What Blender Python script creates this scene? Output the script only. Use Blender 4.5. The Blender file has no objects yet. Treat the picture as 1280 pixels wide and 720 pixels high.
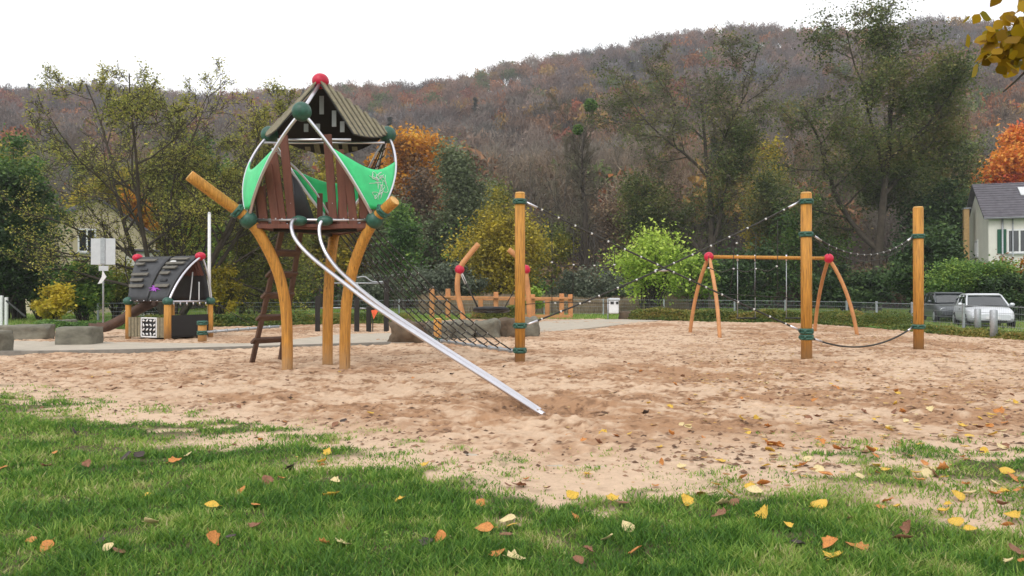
import bpy, math, random
import numpy as np
from mathutils import Vector, Matrix, noise as mnoise

sc = bpy.context.scene
col = sc.collection
R = math.radians
CAMH = 1.40
# ------------------------------------------------------------------ camera, light, exposure
cam_d = bpy.data.cameras.new('camera'); cam_d.lens = 28.125; cam_d.sensor_width = 36
cam_d.clip_start = 0.05; cam_d.clip_end = 3000
cam = bpy.data.objects.new('camera', cam_d); col.objects.link(cam)
cam.location = (0, 0, CAMH); cam.rotation_euler = (R(90.34), 0, 0)
sc.camera = cam
SUN_EL, SUN_AZ = 48.0, 205.0          # azimuth the light comes from, clockwise from +Y
w = bpy.data.worlds.new('World'); sc.world = w; w.use_nodes = True
nt = w.node_tree; nt.nodes.clear()
sky = nt.nodes.new('ShaderNodeTexSky'); sky.sky_type = 'NISHITA'; sky.sun_disc = False
sky.sun_elevation = R(SUN_EL); sky.sun_rotation = R(SUN_AZ)
sky.air_density = 1.0; sky.dust_density = 4.0; sky.ozone_density = 1.0
hs = nt.nodes.new('ShaderNodeHueSaturation'); hs.inputs['Saturation'].default_value = 0.12
mx = nt.nodes.new('ShaderNodeMix'); mx.data_type = 'RGBA'; mx.inputs[0].default_value = 0.6
mx.inputs[7].default_value = (13.0, 13.0, 13.0, 1)
bg = nt.nodes.new('ShaderNodeBackground'); bg.inputs[1].default_value = 0.12
wo = nt.nodes.new('ShaderNodeOutputWorld')
nt.links.new(sky.outputs[0], hs.inputs['Color']); nt.links.new(hs.outputs[0], mx.inputs[6])
nt.links.new(mx.outputs[2], bg.inputs[0]); nt.links.new(bg.outputs[0], wo.inputs[0])
sl = bpy.data.lights.new('sun', 'SUN'); sl.energy = 0.7; sl.angle = R(22); sl.color = (1, .96, .9)
so = bpy.data.objects.new('sun', sl); col.objects.link(so)
_el, _az = R(SUN_EL), R(SUN_AZ)
sd = Vector((math.sin(_az)*math.cos(_el), math.cos(_az)*math.cos(_el), math.sin(_el)))
so.rotation_euler = sd.to_track_quat('Z', 'Y').to_euler(); so.location = (0, -10, 30)
vs = sc.view_settings; vs.view_transform = 'Standard'; vs.look = 'None'; vs.exposure = 0.28; vs.gamma = 1
vs.use_curve_mapping = False
sc.cycles.max_bounces = 6; sc.cycles.diffuse_bounces = 3; sc.cycles.transparent_max_bounces = 8
sc.cycles.volume_bounces = 0; sc.cycles.use_denoising = True

# ------------------------------------------------------------------ helpers
def P(px, py, Y): return Vector(((px-640)/1000*Y, Y, CAMH-(py-366)/1000*Y))
def G(px, py):
    Y = CAMH*1000/(py-366); return Vector(((px-640)/1000*Y, Y, 0))

def vhash(ix, iy, seed):
    n = (ix.astype(np.int64)*374761393 + iy.astype(np.int64)*668265263 + seed*974711) & 0x7fffffff
    n = ((n ^ (n >> 13))*1274126177) & 0x7fffffff
    n = (n ^ (n >> 16)) & 0xffff
    return n/65535.0
def vnoise(x, y, seed=0):
    x = np.asarray(x, float); y = np.asarray(y, float)
    ix = np.floor(x).astype(np.int64); iy = np.floor(y).astype(np.int64)
    fx = x-ix; fy = y-iy
    fx = fx*fx*(3-2*fx); fy = fy*fy*(3-2*fy)
    a = vhash(ix, iy, seed); b = vhash(ix+1, iy, seed); c = vhash(ix, iy+1, seed); d = vhash(ix+1, iy+1, seed)
    return (a*(1-fx)+b*fx)*(1-fy)+(c*(1-fx)+d*fx)*fy
def fbm(x, y, seed=0, octv=4, gain=.5):
    s = 0; a = 1; t = 0
    for o in range(octv):
        s = s+a*vnoise(np.asarray(x)*2**o+17.3*o, np.asarray(y)*2**o-9.1*o, seed+o*7); t += a; a *= gain
    return s/t
def sstep(e0, e1, x):
    t = np.clip((x-e0)/(e1-e0), 0, 1); return t*t*(3-2*t)

# materials
MATS = {}
def nmat(name):
    m = bpy.data.materials.new(name); m.use_nodes = True
    b = m.node_tree.nodes['Principled BSDF']; MATS[name] = m
    return m, m.node_tree, b
def mat(name, c, rough=.6, metal=0, var=.25, scale=6, bump=.0, bscale=60, spec=.4, stretch=(1, 1, 1), dirt=None):
    m, t, b = nmat(name)
    tc = t.nodes.new('ShaderNodeTexCoord'); mp = t.nodes.new('ShaderNodeMapping'); mp.inputs['Scale'].default_value = stretch
    t.links.new(tc.outputs['Object'], mp.inputs[0])
    n = t.nodes.new('ShaderNodeTexNoise'); n.inputs['Scale'].default_value = scale; n.inputs['Detail'].default_value = 6
    n.inputs['Roughness'].default_value = .65
    t.links.new(mp.outputs[0], n.inputs['Vector'])
    r = t.nodes.new('ShaderNodeValToRGB')
    r.color_ramp.elements[0].position = .3; r.color_ramp.elements[1].position = .7
    lo = [x*(1-var) for x in c]; hi = [min(1, x*(1+var)) for x in c]
    if dirt: lo = dirt
    r.color_ramp.elements[0].color = (*lo, 1); r.color_ramp.elements[1].color = (*hi, 1)
    t.links.new(n.outputs[0], r.inputs[0]); t.links.new(r.outputs[0], b.inputs['Base Color'])
    b.inputs['Roughness'].default_value = rough; b.inputs['Metallic'].default_value = metal
    b.inputs['Specular IOR Level'].default_value = spec
    if bump:
        n2 = t.nodes.new('ShaderNodeTexNoise'); n2.inputs['Scale'].default_value = bscale; n2.inputs['Detail'].default_value = 5
        t.links.new(mp.outputs[0], n2.inputs['Vector'])
        bp = t.nodes.new('ShaderNodeBump'); bp.inputs['Strength'].default_value = bump; bp.inputs['Distance'].default_value = .02
        t.links.new(n2.outputs[0], bp.inputs['Height']); t.links.new(bp.outputs[0], b.inputs['Normal'])
    return m
def leafmat(name, cols, trans=.35, rough=.6):
    m, t, b = nmat(name)
    a = t.nodes.new('ShaderNodeAttribute'); a.attribute_name = 'tint'
    r = t.nodes.new('ShaderNodeValToRGB'); cr = r.color_ramp
    n = len(cols)
    while len(cr.elements) < n: cr.elements.new(.5)
    for i, c in enumerate(cols):
        cr.elements[i].position = i/(n-1); cr.elements[i].color = (*c, 1)
    t.links.new(a.outputs['Fac'], r.inputs[0]); t.links.new(r.outputs[0], b.inputs['Base Color'])
    b.inputs['Roughness'].default_value = rough; b.inputs['Specular IOR Level'].default_value = .25
    tr = t.nodes.new('ShaderNodeBsdfTranslucent'); t.links.new(r.outputs[0], tr.inputs[0])
    ms = t.nodes.new('ShaderNodeMixShader'); ms.inputs[0].default_value = trans
    t.links.new(b.outputs[0], ms.inputs[1]); t.links.new(tr.outputs[0], ms.inputs[2])
    t.links.new(ms.outputs[0], t.nodes['Material Output'].inputs[0])
    return m

def link(o, parent=None):
    col.objects.link(o)
    if parent is not None: o.parent = parent
    return o
def tag(o, label=None, cat=None, group=None, kind=None):
    if label: o['label'] = label
    if cat: o['category'] = cat
    if group: o['group'] = group
    if kind: o['kind'] = kind
    return o
def thing(name, loc, label, cat, group=None, rz=0):
    o = bpy.data.objects.new(name, None); o.location = Vector(loc); o.rotation_euler = (0, 0, rz)
    o.empty_display_size = .3
    col.objects.link(o); return tag(o, label, cat, group)
def npmesh(name, V, F, m, parent=None, smooth=False, tint=None, color=None, midx=None):
    """V (n,3) world coordinates, F (m,k) faces; parent's location is subtracted"""
    V = np.asarray(V, float).reshape(-1, 3); F = np.asarray(F, np.int32); k = F.shape[1]
    if parent is not None:
        V = V-np.array(parent.location)[None]
        if parent.parent: V = V-np.array(parent.parent.location)[None]
    me = bpy.data.meshes.new(name)
    me.vertices.add(len(V)); me.vertices.foreach_set('co', V.astype(np.float32).ravel())
    me.loops.add(F.size); me.loops.foreach_set('vertex_index', F.ravel())
    me.polygons.add(len(F)); me.polygons.foreach_set('loop_start', np.arange(len(F), dtype=np.int32)*k)
    me.polygons.foreach_set('loop_total', np.full(len(F), k, np.int32))
    if smooth: me.polygons.foreach_set('use_smooth', np.ones(len(F), bool))
    ms = m if isinstance(m, (list, tuple)) else [m]
    for q in ms: me.materials.append(q)
    if midx is not None: me.polygons.foreach_set('material_index', np.asarray(midx, np.int32))
    me.update(calc_edges=True)
    if tint is not None:
        a = me.attributes.new('tint', 'FLOAT', 'FACE'); a.data.foreach_set('value', np.asarray(tint, np.float32))
    if color is not None:
        a = me.attributes.new('col', 'FLOAT_COLOR', 'FACE' if len(color) == len(F) else 'POINT')
        c = np.ones((len(color), 4), np.float32); c[:, :3] = color; a.data.foreach_set('color', c.ravel())
    o = bpy.data.objects.new(name, me)
    return link(o, parent)

class MB:
    """collects shapes, builds ONE mesh object"""
    def __init__(s): s.v = []; s.f = []; s.sm = []
    def add(s, vs_, fs, smooth=False):
        b = len(s.v); s.v += [Vector(v) for v in vs_]
        for f in fs: s.f.append([i+b for i in f]); s.sm.append(smooth)
        return s
    def box(s, c, d, rot=None, bev=0.0):
        """box centred at c with full size d, rot = Matrix or z angle; small chamfer on all edges"""
        M = rot if isinstance(rot, Matrix) else Matrix.Rotation(rot or 0, 3, 'Z')
        hx, hy, hz = d[0]/2, d[1]/2, d[2]/2; b = min(bev, hx*.45, hy*.45, hz*.45)
        c = Vector(c)
        if b <= 0:
            vs_ = [c+M@Vector((x*hx, y*hy, z*hz)) for z in (-1, 1) for x, y in ((-1, -1), (1, -1), (1, 1), (-1, 1))]
            return s.add(vs_, [(3, 2, 1, 0), (4, 5, 6, 7), (0, 1, 5, 4), (1, 2, 6, 5), (2, 3, 7, 6), (3, 0, 4, 7)])
        vs_ = []; idx = {}
        for sx in (-1, 1):
            for sy in (-1, 1):
                for sz in (-1, 1):
                    for ax in range(3):
                        p = [sx*(hx-b), sy*(hy-b), sz*(hz-b)]; h = (hx, hy, hz)[ax]; sg = (sx, sy, sz)[ax]
                        p[ax] = sg*h; idx[(sx, sy, sz, ax)] = len(vs_); vs_.append(c+M@Vector(p))
        fs = []
        for ax in range(3):
            o1, o2 = [a for a in range(3) if a != ax]
            for sg in (-1, 1):
                q = []
                for a1, a2 in ((-1, -1), (1, -1), (1, 1), (-1, 1)):
                    k = [0, 0, 0]; k[ax] = sg; k[o1] = a1; k[o2] = a2; q.append(idx[(*k, ax)])
                if (sg > 0) == (ax == 1): q = q[::-1]
                fs.append(q)
            # edges along axis ax
            for s1 in (-1, 1):
                for s2 in (-1, 1):
                    def kk(a, e): k = [0, 0, 0]; k[ax] = a; k[o1] = s1; k[o2] = s2; return idx[(*k, e)]
                    q = [kk(-1, o1), kk(1, o1), kk(1, o2), kk(-1, o2)]
                    fs.append(q)
        for sx in (-1, 1):
            for sy in (-1, 1):
                for sz in (-1, 1): fs.append([idx[(sx, sy, sz, a)] for a in range(3)])
        return s.add(vs_, fs)
    def tube(s, pts, r, k=10, caps=True, smooth=True):
        pts = [Vector(p) for p in pts]; n = len(pts)
        rs = r if isinstance(r, (list, tuple)) else [r]*n
        T = []
        for i in range(n):
            a = pts[max(i-1, 0)]; b = pts[min(i+1, n-1)]; t = (b-a)
            T.append(t.normalized() if t.length > 1e-9 else Vector((0, 0, 1)))
        ref = Vector((0, 0, 1)) if abs(T[0].z) < .9 else Vector((1, 0, 0))
        u = T[0].cross(ref).normalized()
        vs_ = []
        for i in range(n):
            u = (u-T[i]*u.dot(T[i])).normalized(); v = T[i].cross(u)
            for j in range(k):
                a = 2*math.pi*j/k; vs_.append(pts[i]+(u*math.cos(a)+v*math.sin(a))*rs[i])
        fs = [(i*k+j, i*k+(j+1) % k, (i+1)*k+(j+1) % k, (i+1)*k+j) for i in range(n-1) for j in range(k)]
        s.add(vs_, fs, smooth)
        if caps:
            b = len(s.v)-n*k
            s.f.append([b+j for j in range(k)][::-1]); s.sm.append(False)
            s.f.append([b+(n-1)*k+j for j in range(k)]); s.sm.append(False)
        return s
    def ball(s, c, r, sc_=(1, 1, 1), nu=16, nv=10, rot=None):
        c = Vector(c); M = rot or Matrix.Identity(3); vs_ = [c+M@Vector((0, 0, -r*sc_[2]))]
        for i in range(1, nv):
            p = -math.pi/2+math.pi*i/nv
            for j in range(nu):
                a = 2*math.pi*j/nu
                vs_.append(c+M@Vector((r*sc_[0]*math.cos(p)*math.cos(a), r*sc_[1]*math.cos(p)*math.sin(a), r*sc_[2]*math.sin(p))))
        vs_.append(c+M@Vector((0, 0, r*sc_[2])))
        fs = [(0, 1+(j+1) % nu, 1+j) for j in range(nu)]
        for i in range(nv-2):
            for j in range(nu):
                a = 1+i*nu; fs.append((a+j, a+(j+1) % nu, a+nu+(j+1) % nu, a+nu+j))
        a = 1+(nv-2)*nu; L = len(vs_)-1
        fs += [(a+j, a+(j+1) % nu, L) for j in range(nu)]
        return s.add(vs_, fs, True)
    def torus(s, c, R_, r, axis=(0, 0, 1), nu=20, nv=8, sc_z=1.0):
        c = Vector(c); q = Vector((0, 0, 1)).rotation_difference(Vector(axis).normalized()).to_matrix()
        vs_ = []
        for i in range(nu):
            a = 2*math.pi*i/nu
            for j in range(nv):
                b = 2*math.pi*j/nv; rr = R_+r*math.cos(b)
                vs_.append(c+q@Vector((rr*math.cos(a), rr*math.sin(a), r*math.sin(b)*sc_z)))
        fs = [(i*nv+j, ((i+1) % nu)*nv+j, ((i+1) % nu)*nv+(j+1) % nv, i*nv+(j+1) % nv) for i in range(nu) for j in range(nv)]
        return s.add(vs_, fs, True)
    def grid(s, rows, thick=0.0, smooth=True):
        """rows: list of equal-length lists of points; optional thickness along the mean normal"""
        n = len(rows); m = len(rows[0]); flat = [Vector(p) for r_ in rows for p in r_]
        fs = [(i*m+j, i*m+j+1, (i+1)*m+j+1, (i+1)*m+j) for i in range(n-1) for j in range(m-1)]
        if not thick: return s.add(flat, fs, smooth)
        N = [Vector((0, 0, 0)) for _ in flat]
        for f in fs:
            nn = (flat[f[2]]-flat[f[0]]).cross(flat[f[3]]-flat[f[1]])
            for i in f: N[i] += nn
        back = [p-nn.normalized()*thick if nn.length > 0 else p for p, nn in zip(flat, N)]
        L = len(flat)
        s.add(flat+back, fs+[tuple(i+L for i in f[::-1]) for f in fs], smooth)
        b = len(s.v)-2*L
        ring = [j for j in range(m)]+[i*m+m-1 for i in range(1, n)]+[(n-1)*m+j for j in range(m-2, -1, -1)]+[i*m for i in range(n-2, 0, -1)]
        for a, c_ in zip(ring, ring[1:]+ring[:1]):
            s.f.append([b+c_, b+a, b+a+L, b+c_+L]); s.sm.append(False)
        return s
    def prism(s, poly, z0, z1, smooth=False):
        n = len(poly); vs_ = [(p[0], p[1], z0) for p in poly]+[(p[0], p[1], z1) for p in poly]
        fs = [tuple(range(n))[::-1], tuple(range(n, 2*n))]+[(i, (i+1) % n, n+(i+1) % n, n+i) for i in range(n)]
        return s.add(vs_, fs, smooth)
    def extr(s, poly3, vec):
        """extrude a planar 3-d polygon along vec"""
        n = len(poly3); a = [Vector(p) for p in poly3]; b = [p+Vector(vec) for p in a]
        return s.add(a+b, [tuple(range(n))[::-1], tuple(range(n, 2*n))]+[(i, (i+1) % n, n+(i+1) % n, n+i) for i in range(n)])
    def build(s, name, m, parent=None, label=None):
        off = Vector((0, 0, 0))
        if parent is not None:
            off = parent.location.copy()
            if parent.parent: off += parent.parent.location
        me = bpy.data.meshes.new(name); me.from_pydata([tuple(v-off) for v in s.v], [], s.f)
        ms = m if isinstance(m, (list, tuple)) else [m]
        for q in ms: me.materials.append(q)
        me.polygons.foreach_set('use_smooth', s.sm); me.update()
        import bmesh
        bm = bmesh.new(); bm.from_mesh(me); bmesh.ops.recalc_face_normals(bm, faces=bm.faces); bm.to_mesh(me); bm.free()
        o = bpy.data.objects.new(name, me); link(o, parent)
        if label: o['label'] = label
        return o
def beam(mb, a, b, wd, th, bev=.004, up=(0, 0, 1)):
    a = Vector(a); b = Vector(b); d = (b-a); L = d.length; x = d.normalized(); u = Vector(up)
    y = u.cross(x)
    if y.length < 1e-4: y = Vector((0, 1, 0)).cross(x)
    y.normalize(); z = x.cross(y)
    M = Matrix((x, y, z)).transposed()
    return mb.box((a+b)/2, (L, wd, th), M, bev)
def qbez(a, b, c, n=14):
    a, b, c = Vector(a), Vector(b), Vector(c)
    return [(a*(1-t)**2+b*2*t*(1-t)+c*t*t) for t in [i/n for i in range(n+1)]]
def crom(pts, n=6):
    pts = [Vector(p) for p in pts]; out = []
    q = [pts[0]*2-pts[1]]+pts+[pts[-1]*2-pts[-2]]
    for i in range(1, len(q)-2):
        p0, p1, p2, p3 = q[i-1:i+3]
        for k in range(n):
            t = k/n; out.append(.5*((2*p1)+(p2-p0)*t+(2*p0-5*p1+4*p2-p3)*t*t+(3*p1-p0-3*p2+p3)*t**3))
    out.append(pts[-1]); return out
def sagline(a, b, sag, n=12):
    a, b = Vector(a), Vector(b)
    return [a.lerp(b, i/n)-Vector((0, 0, 4*sag*(i/n)*(1-i/n))) for i in range(n+1)]
HAZE = 0.00042
# ------------------------------------------------------------------ materials
M = {}
M['post'] = mat('orange_wood', (.47, .215, .036), .6, var=.38, scale=4, stretch=(9, 9, .6), bump=.4, bscale=22)
M['post_end'] = mat('orange_wood_pale', (.62, .36, .12), .6)
M['bar_wood'] = mat('pale_orange_wood', (.50, .23, .09), .6, var=.2, scale=4)
M['green'] = mat('green_plastic', (.020, .085, .058), .45, var=.4, scale=14, spec=.5, bump=.12, bscale=30)
M['panel'] = mat('bright_green_panel', (.045, .60, .21), .42, var=.16, scale=3)
M['red'] = mat('red_plastic', (.50, .012, .045), .38, var=.2, scale=8)
M['steel'] = mat('stainless_steel', (.66, .65, .70), .30, metal=1, var=.06, scale=5)
M['galv'] = mat('galvanised_steel', (.36, .38, .40), .5, metal=.55, var=.2, scale=14)
M['slat'] = mat('brown_wood', (.135, .045, .028), .6, var=.3, scale=3, stretch=(5, 5, .6), bump=.2, bscale=30)
M['roofslat'] = mat('weathered_roof_wood', (.215, .185, .12), .75, var=.3, scale=4, stretch=(3, 3, 3), bump=.3, bscale=30)
M['greyslat'] = mat('grey_weathered_wood', (.13, .12, .10), .75, var=.3, scale=4, bump=.3, bscale=30)
M['ladder'] = mat('weathered_brown_wood', (.105, .06, .042), .7, var=.3, scale=5, bump=.3)
M['black'] = mat('black_panel', (.012, .012, .013), .45, var=.3)
M['blackwood'] = mat('blackened_wood', (.018, .015, .013), .7, var=.3)
M['dark'] = mat('dark_grey_panel', (.030, .031, .035), .45, var=.35, scale=3)
M['rope'] = mat('dark_rope', (.045, .042, .038), .85, var=.3, scale=60, bump=.4, bscale=300)
M['bead'] = mat('white_ferrule', (.58, .58, .57), .5, var=.1)
M['stone'] = mat('grey_green_stone', (.165, .155, .12), .9, var=.4, scale=2.2, bump=.6, bscale=14, stretch=(1, 1, 2))
M['stone_warm'] = mat('brown_stone', (.12, .085, .055), .9, var=.45, scale=2.5, bump=.8, bscale=12)
M['concrete'] = mat('pale_concrete', (.42, .37, .30), .9, var=.13, scale=3, bump=.2)
M['kerb'] = mat('kerb_concrete', (.22, .205, .18), .9, var=.2, scale=5)
M['white'] = mat('white_paint', (.70, .70, .70), .5, var=.06)
M['greyface'] = mat('aluminium_sign', (.50, .52, .54), .5, var=.08)
M['wallwhite'] = mat('white_render', (.66, .64, .58), .9, var=.08, scale=1)
M['wallcream'] = mat('cream_render', (.50, .43, .29), .9, var=.1, scale=1)
M['rooftile'] = mat('grey_roof_tile', (.115, .108, .125), .75, var=.25, scale=3)
M['tan'] = mat('tan_boards', (.45, .29, .13), .8, var=.15)
M['shutter'] = mat('green_shutter', (.01, .09, .05), .6)
M['glass'] = mat('window_glass', (.025, .03, .033), .08, var=.3, scale=1, spec=.8)
M['carpaint'] = mat('silver_paint', (.62, .64, .67), .28, metal=.2, var=.04, spec=.6)
M['carpaint2'] = mat('dark_grey_paint', (.10, .11, .12), .3, metal=.4, var=.05, spec=.6)
M['tyre'] = mat('tyre_rubber', (.02, .02, .02), .8)
M['lamp'] = mat('headlamp_lens', (.62, .64, .66), .15, spec=.8)
M['bark'] = mat('grey_brown_bark', (.085, .070, .055), .95, var=.45, scale=3, bump=.5)
M['bark_dark'] = mat('dark_bark', (.060, .048, .036), .95, var=.4, scale=3, bump=.5)
M['twig'] = mat('brown_twig', (.165, .145, .10), .95, var=.3, scale=1)
M['purple'] = mat('purple_sticker', (.30, .05, .42), .5, var=.1)
M['orangered'] = mat('orange_red_plastic', (.75, .12, .04), .5)

def weather(m, z0, z1, c, amt):
    """sand and dirt rubbed into the wood near the ground, ragged upper limit"""
    t = m.node_tree; b = t.nodes['Principled BSDF']; src = b.inputs['Base Color'].links[0].from_socket
    g = t.nodes.new('ShaderNodeNewGeometry'); s = t.nodes.new('ShaderNodeSeparateXYZ'); t.links.new(g.outputs['Position'], s.inputs[0])
    n = t.nodes.new('ShaderNodeTexNoise'); n.inputs['Scale'].default_value = 9; n.inputs['Detail'].default_value = 6; t.links.new(g.outputs['Position'], n.inputs['Vector'])
    a = t.nodes.new('ShaderNodeMath'); a.operation = 'MULTIPLY_ADD'; a.inputs[1].default_value = -.35; t.links.new(n.outputs[0], a.inputs[0]); t.links.new(s.outputs[2], a.inputs[2])
    r = t.nodes.new('ShaderNodeMapRange'); r.inputs[1].default_value = z0-.17; r.inputs[2].default_value = z1-.17; r.inputs[3].default_value = amt; r.inputs[4].default_value = 0
    t.links.new(a.outputs[0], r.inputs[0])
    mx_ = t.nodes.new('ShaderNodeMix'); mx_.data_type = 'RGBA'; mx_.inputs[7].default_value = (*c, 1); t.links.new(r.outputs[0], mx_.inputs[0]); t.links.new(src, mx_.inputs[6]); t.links.new(mx_.outputs[2], b.inputs['Base Color'])
    # fine drying cracks along the grain
    tc = t.nodes.new('ShaderNodeTexCoord'); mp = t.nodes.new('ShaderNodeMapping'); mp.inputs['Scale'].default_value = (26, 26, 1.1); t.links.new(tc.outputs['Object'], mp.inputs[0])
    v = t.nodes.new('ShaderNodeTexNoise'); v.inputs['Scale'].default_value = 1.6; v.inputs['Detail'].default_value = 3; t.links.new(mp.outputs[0], v.inputs['Vector'])
    q = t.nodes.new('ShaderNodeMapRange'); q.inputs[1].default_value = .63; q.inputs[2].default_value = .68; q.inputs[3].default_value = 0; q.inputs[4].default_value = .75; t.links.new(v.outputs[0], q.inputs[0])
    m2 = t.nodes.new('ShaderNodeMix'); m2.data_type = 'RGBA'; m2.inputs[7].default_value = (.12, .05, .015, 1); t.links.new(q.outputs[0], m2.inputs[0]); t.links.new(mx_.outputs[2], m2.inputs[6]); t.links.new(m2.outputs[2], b.inputs['Base Color'])
weather(M['post'], .02, .5, (.36, .23, .12), .75)
# colour-attribute materials (natural colour of every crown / grain zone)
def attrmat(name, rough=.95, trans=0, bump=0, bscale=40, var=0, vscale=20):
    m, t, b = nmat(name)
    a = t.nodes.new('ShaderNodeAttribute'); a.attribute_name = 'col'
    src = a.outputs['Color']
    if var:
        tc = t.nodes.new('ShaderNodeTexCoord'); n = t.nodes.new('ShaderNodeTexNoise'); n.inputs['Scale'].default_value = vscale
        n.inputs['Detail'].default_value = 8; n.inputs['Roughness'].default_value = .75
        t.links.new(tc.outputs['Object'], n.inputs['Vector'])
        r = t.nodes.new('ShaderNodeMapRange'); r.inputs[1].default_value = .3; r.inputs[2].default_value = .7
        r.inputs[3].default_value = 1-var; r.inputs[4].default_value = 1+var
        t.links.new(n.outputs[0], r.inputs[0])
        vm = t.nodes.new('ShaderNodeVectorMath'); vm.operation = 'SCALE'
        t.links.new(src, vm.inputs[0]); t.links.new(r.outputs[0], vm.inputs['Scale']); src = vm.outputs[0]
    t.links.new(src, b.inputs['Base Color']); b.inputs['Roughness'].default_value = rough
    b.inputs['Specular IOR Level'].default_value = .15
    if bump:
        tc = t.nodes.new('ShaderNodeTexCoord'); n = t.nodes.new('ShaderNodeTexNoise'); n.inputs['Scale'].default_value = bscale
        n.inputs['Detail'].default_value = 8; n.inputs['Roughness'].default_value = .7
        t.links.new(tc.outputs['Object'], n.inputs['Vector'])
        bp = t.nodes.new('ShaderNodeBump'); bp.inputs['Strength'].default_value = bump; bp.inputs['Distance'].default_value = .03
        t.links.new(n.outputs[0], bp.inputs['Height']); t.links.new(bp.outputs[0], b.inputs['Normal'])
    return m
M['sand'] = attrmat('sand', bump=.55, bscale=22, var=.16, vscale=9)
M['wood_far'] = attrmat('autumn_wood')
M['ground'] = attrmat('ground_cover', bump=.5, bscale=5, var=.35, vscale=2.5)

# ------------------------------------------------------------------ terrain: one ground sheet with the hill
XC = np.array([-900, -420, -260, -140, -90, -50, -15, 28, 75, 120, 190, 260, 480, 900.])
YS = np.array([150, 128, 124, 122, 118, 118, 107, 76, 57, 50, 46, 40, 34, 30.])
ZC = (366-YS)/1000*440+CAMH-8
def hill_z(x, y):
    x = np.asarray(x, float); y = np.asarray(y, float)
    t = np.clip((y-92)/(440-92), 0, 1.6)
    s = np.where(t <= 1, t**1.12, 1-(t-1)*.25)
    z = np.interp(x, XC, ZC)*s
    z = z+(fbm(x/60, y/60, 5, 3)-.5)*14*sstep(0, .3, t)
    return np.where(y > 92, z, 0)
ys = np.concatenate([np.linspace(-60, 88, 38), np.linspace(92, 470, 64), np.linspace(490, 660, 8)])
xs = np.linspace(-520, 560, 110)
XX, YY = np.meshgrid(xs, ys)
ZZ = hill_z(XX, YY)-.06
V = np.stack([XX, YY, ZZ], -1).reshape(-1, 3)
nx, ny = len(xs), len(ys)
ii = (np.arange(ny-1)[:, None]*nx+np.arange(nx-1)[None]).ravel()
F = np.stack([ii, ii+1, ii+nx+1, ii+nx], -1)
nz = fbm(V[:, 0]/9, V[:, 1]/9, 3, 3)
lawn = np.array([.085, .20, .035]); litter = np.array([.075, .055, .042])
k = sstep(58, 80, V[:, 1])[:, None]
C = (lawn*(1-k)+litter*k)*(.75+.5*nz[:, None])
tag(npmesh('ground', V, F, M['ground'], smooth=True, color=C), kind='structure')

# ------------------------------------------------------------------ sand
# grass / sand border in metres: y(x)
GBX = np.array([-30, -16, -7.5, -5.6, -4.0, -2.65, -1.58, -.83, -.25, .35, 1.3, 2.0, 3.07, 4.3, 8, 16])
GBY = np.array([20, 16, 11.6, 10.3, 9.05, 8.2, 7.4, 6.8, 6.15, 5.75, 6.1, 6.5, 6.65, 6.75, 7.2, 8.0])
def grass_density(x, y):
    yb = np.interp(x, GBX, GBY)
    n1 = fbm(x*1.1, y*1.6, 11, 4); n2 = fbm(x*3.6, y*4.2, 23, 4)
    d = (yb-y)+.25+(n1-.5)*2.0+(n2-.5)*2.6
    den = sstep(-.25, 1.5, d)
    # bare trodden places
    for (bx, by, br, bs) in ((.75, 5.7, .55, .9), (.1, 5.6, .4, .6), (2.75, 5.15, .5, .8), (1.9, 5.6, .5, .5), (3.3, 5.6, .5, .5), (2.9, 4.7, .4, .6), (-2.8, 7.5, .8, .4), (-1.2, 6.4, .7, .5), (-5.2, 9.4, .8, .4)):
        q = np.exp(-(((x-bx)/br)**2+((y-by)/(br*.62))**2))*bs
        den = den*(1-np.clip(q*1.3*(.25+n2*1.3), 0, .95))
    tuft = sstep(.58, .70, fbm(x*2.2+9, y*3, 41, 3))*sstep(1.2, .2, (y-yb))*.6
    return np.clip(np.maximum(den, tuft), 0, 1)

BX = [-60, -24, -15, -9.6, -4, -1, 5, 6.9, 10.2, 13.0, 14.3, 14.6, 14.9, 15.2]
def back_y(x):
    return np.interp(x, [-60, -18, -14, -10, -4.4, -2.5, 0, 4.5, 7, 10.2, 12.6, 13.6], [25.5, 25.8, 31, 34, 37, 42, 42.5, 42, 39.5, 37.6, 35.8, 34.2])
def right_x(y):
    return np.interp(y, [0, 23, 25.5, 31, 35, 37], [16, 14.6, 14.4, 14.2, 13.3, 12.4])
na = 1000; nr = 760
ang = np.linspace(R(-54), R(54), na); rr = 1.2*(47/1.2)**np.linspace(0, 1, nr)
AA, RR = np.meshgrid(ang, rr)
X = RR*np.sin(AA); Y = RR*np.cos(AA)
def dimples(x, y, cell, seed):
    gx = np.floor(x/cell); gy = np.floor(y/cell); out = np.zeros_like(x)
    for ox in (-1, 0, 1):
        for oy in (-1, 0, 1):
            cx = (gx+ox+vhash(gx+ox, gy+oy, seed))*cell; cy = (gy+oy+vhash(gx+ox, gy+oy, seed+1))*cell
            th = vhash(gx+ox, gy+oy, seed+2)*6.28; sz = cell*(.16+.2*vhash(gx+ox, gy+oy, seed+3))
            dx = (x-cx)*np.cos(th)+(y-cy)*np.sin(th); dy = -(x-cx)*np.sin(th)+(y-cy)*np.cos(th)
            d2 = (dx/(sz*1.5))**2+(dy/(sz*.75))**2
            out = out-np.exp(-d2*1.6)+.45*np.exp(-(np.sqrt(d2)-1.35)**2*5)
    return out
den = grass_density(X, Y)
yb = np.interp(X, GBX, GBY)
loose = sstep(-.2, 2.0, Y-yb)                  # how churned the sand is
Z = (fbm(X/2.8, Y/2.8, 2, 3)-.5)*.10 + (fbm(X/.42, Y/.42, 8, 4, .6)-.5)*.060*(.35+.65*loose)
dm = dimples(X, Y, .46, 100)*.030+dimples(X, Y, .25, 200)*.020+dimples(X, Y, .13, 300)*.008
Z = Z+dm*(.15+.85*loose)
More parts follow.
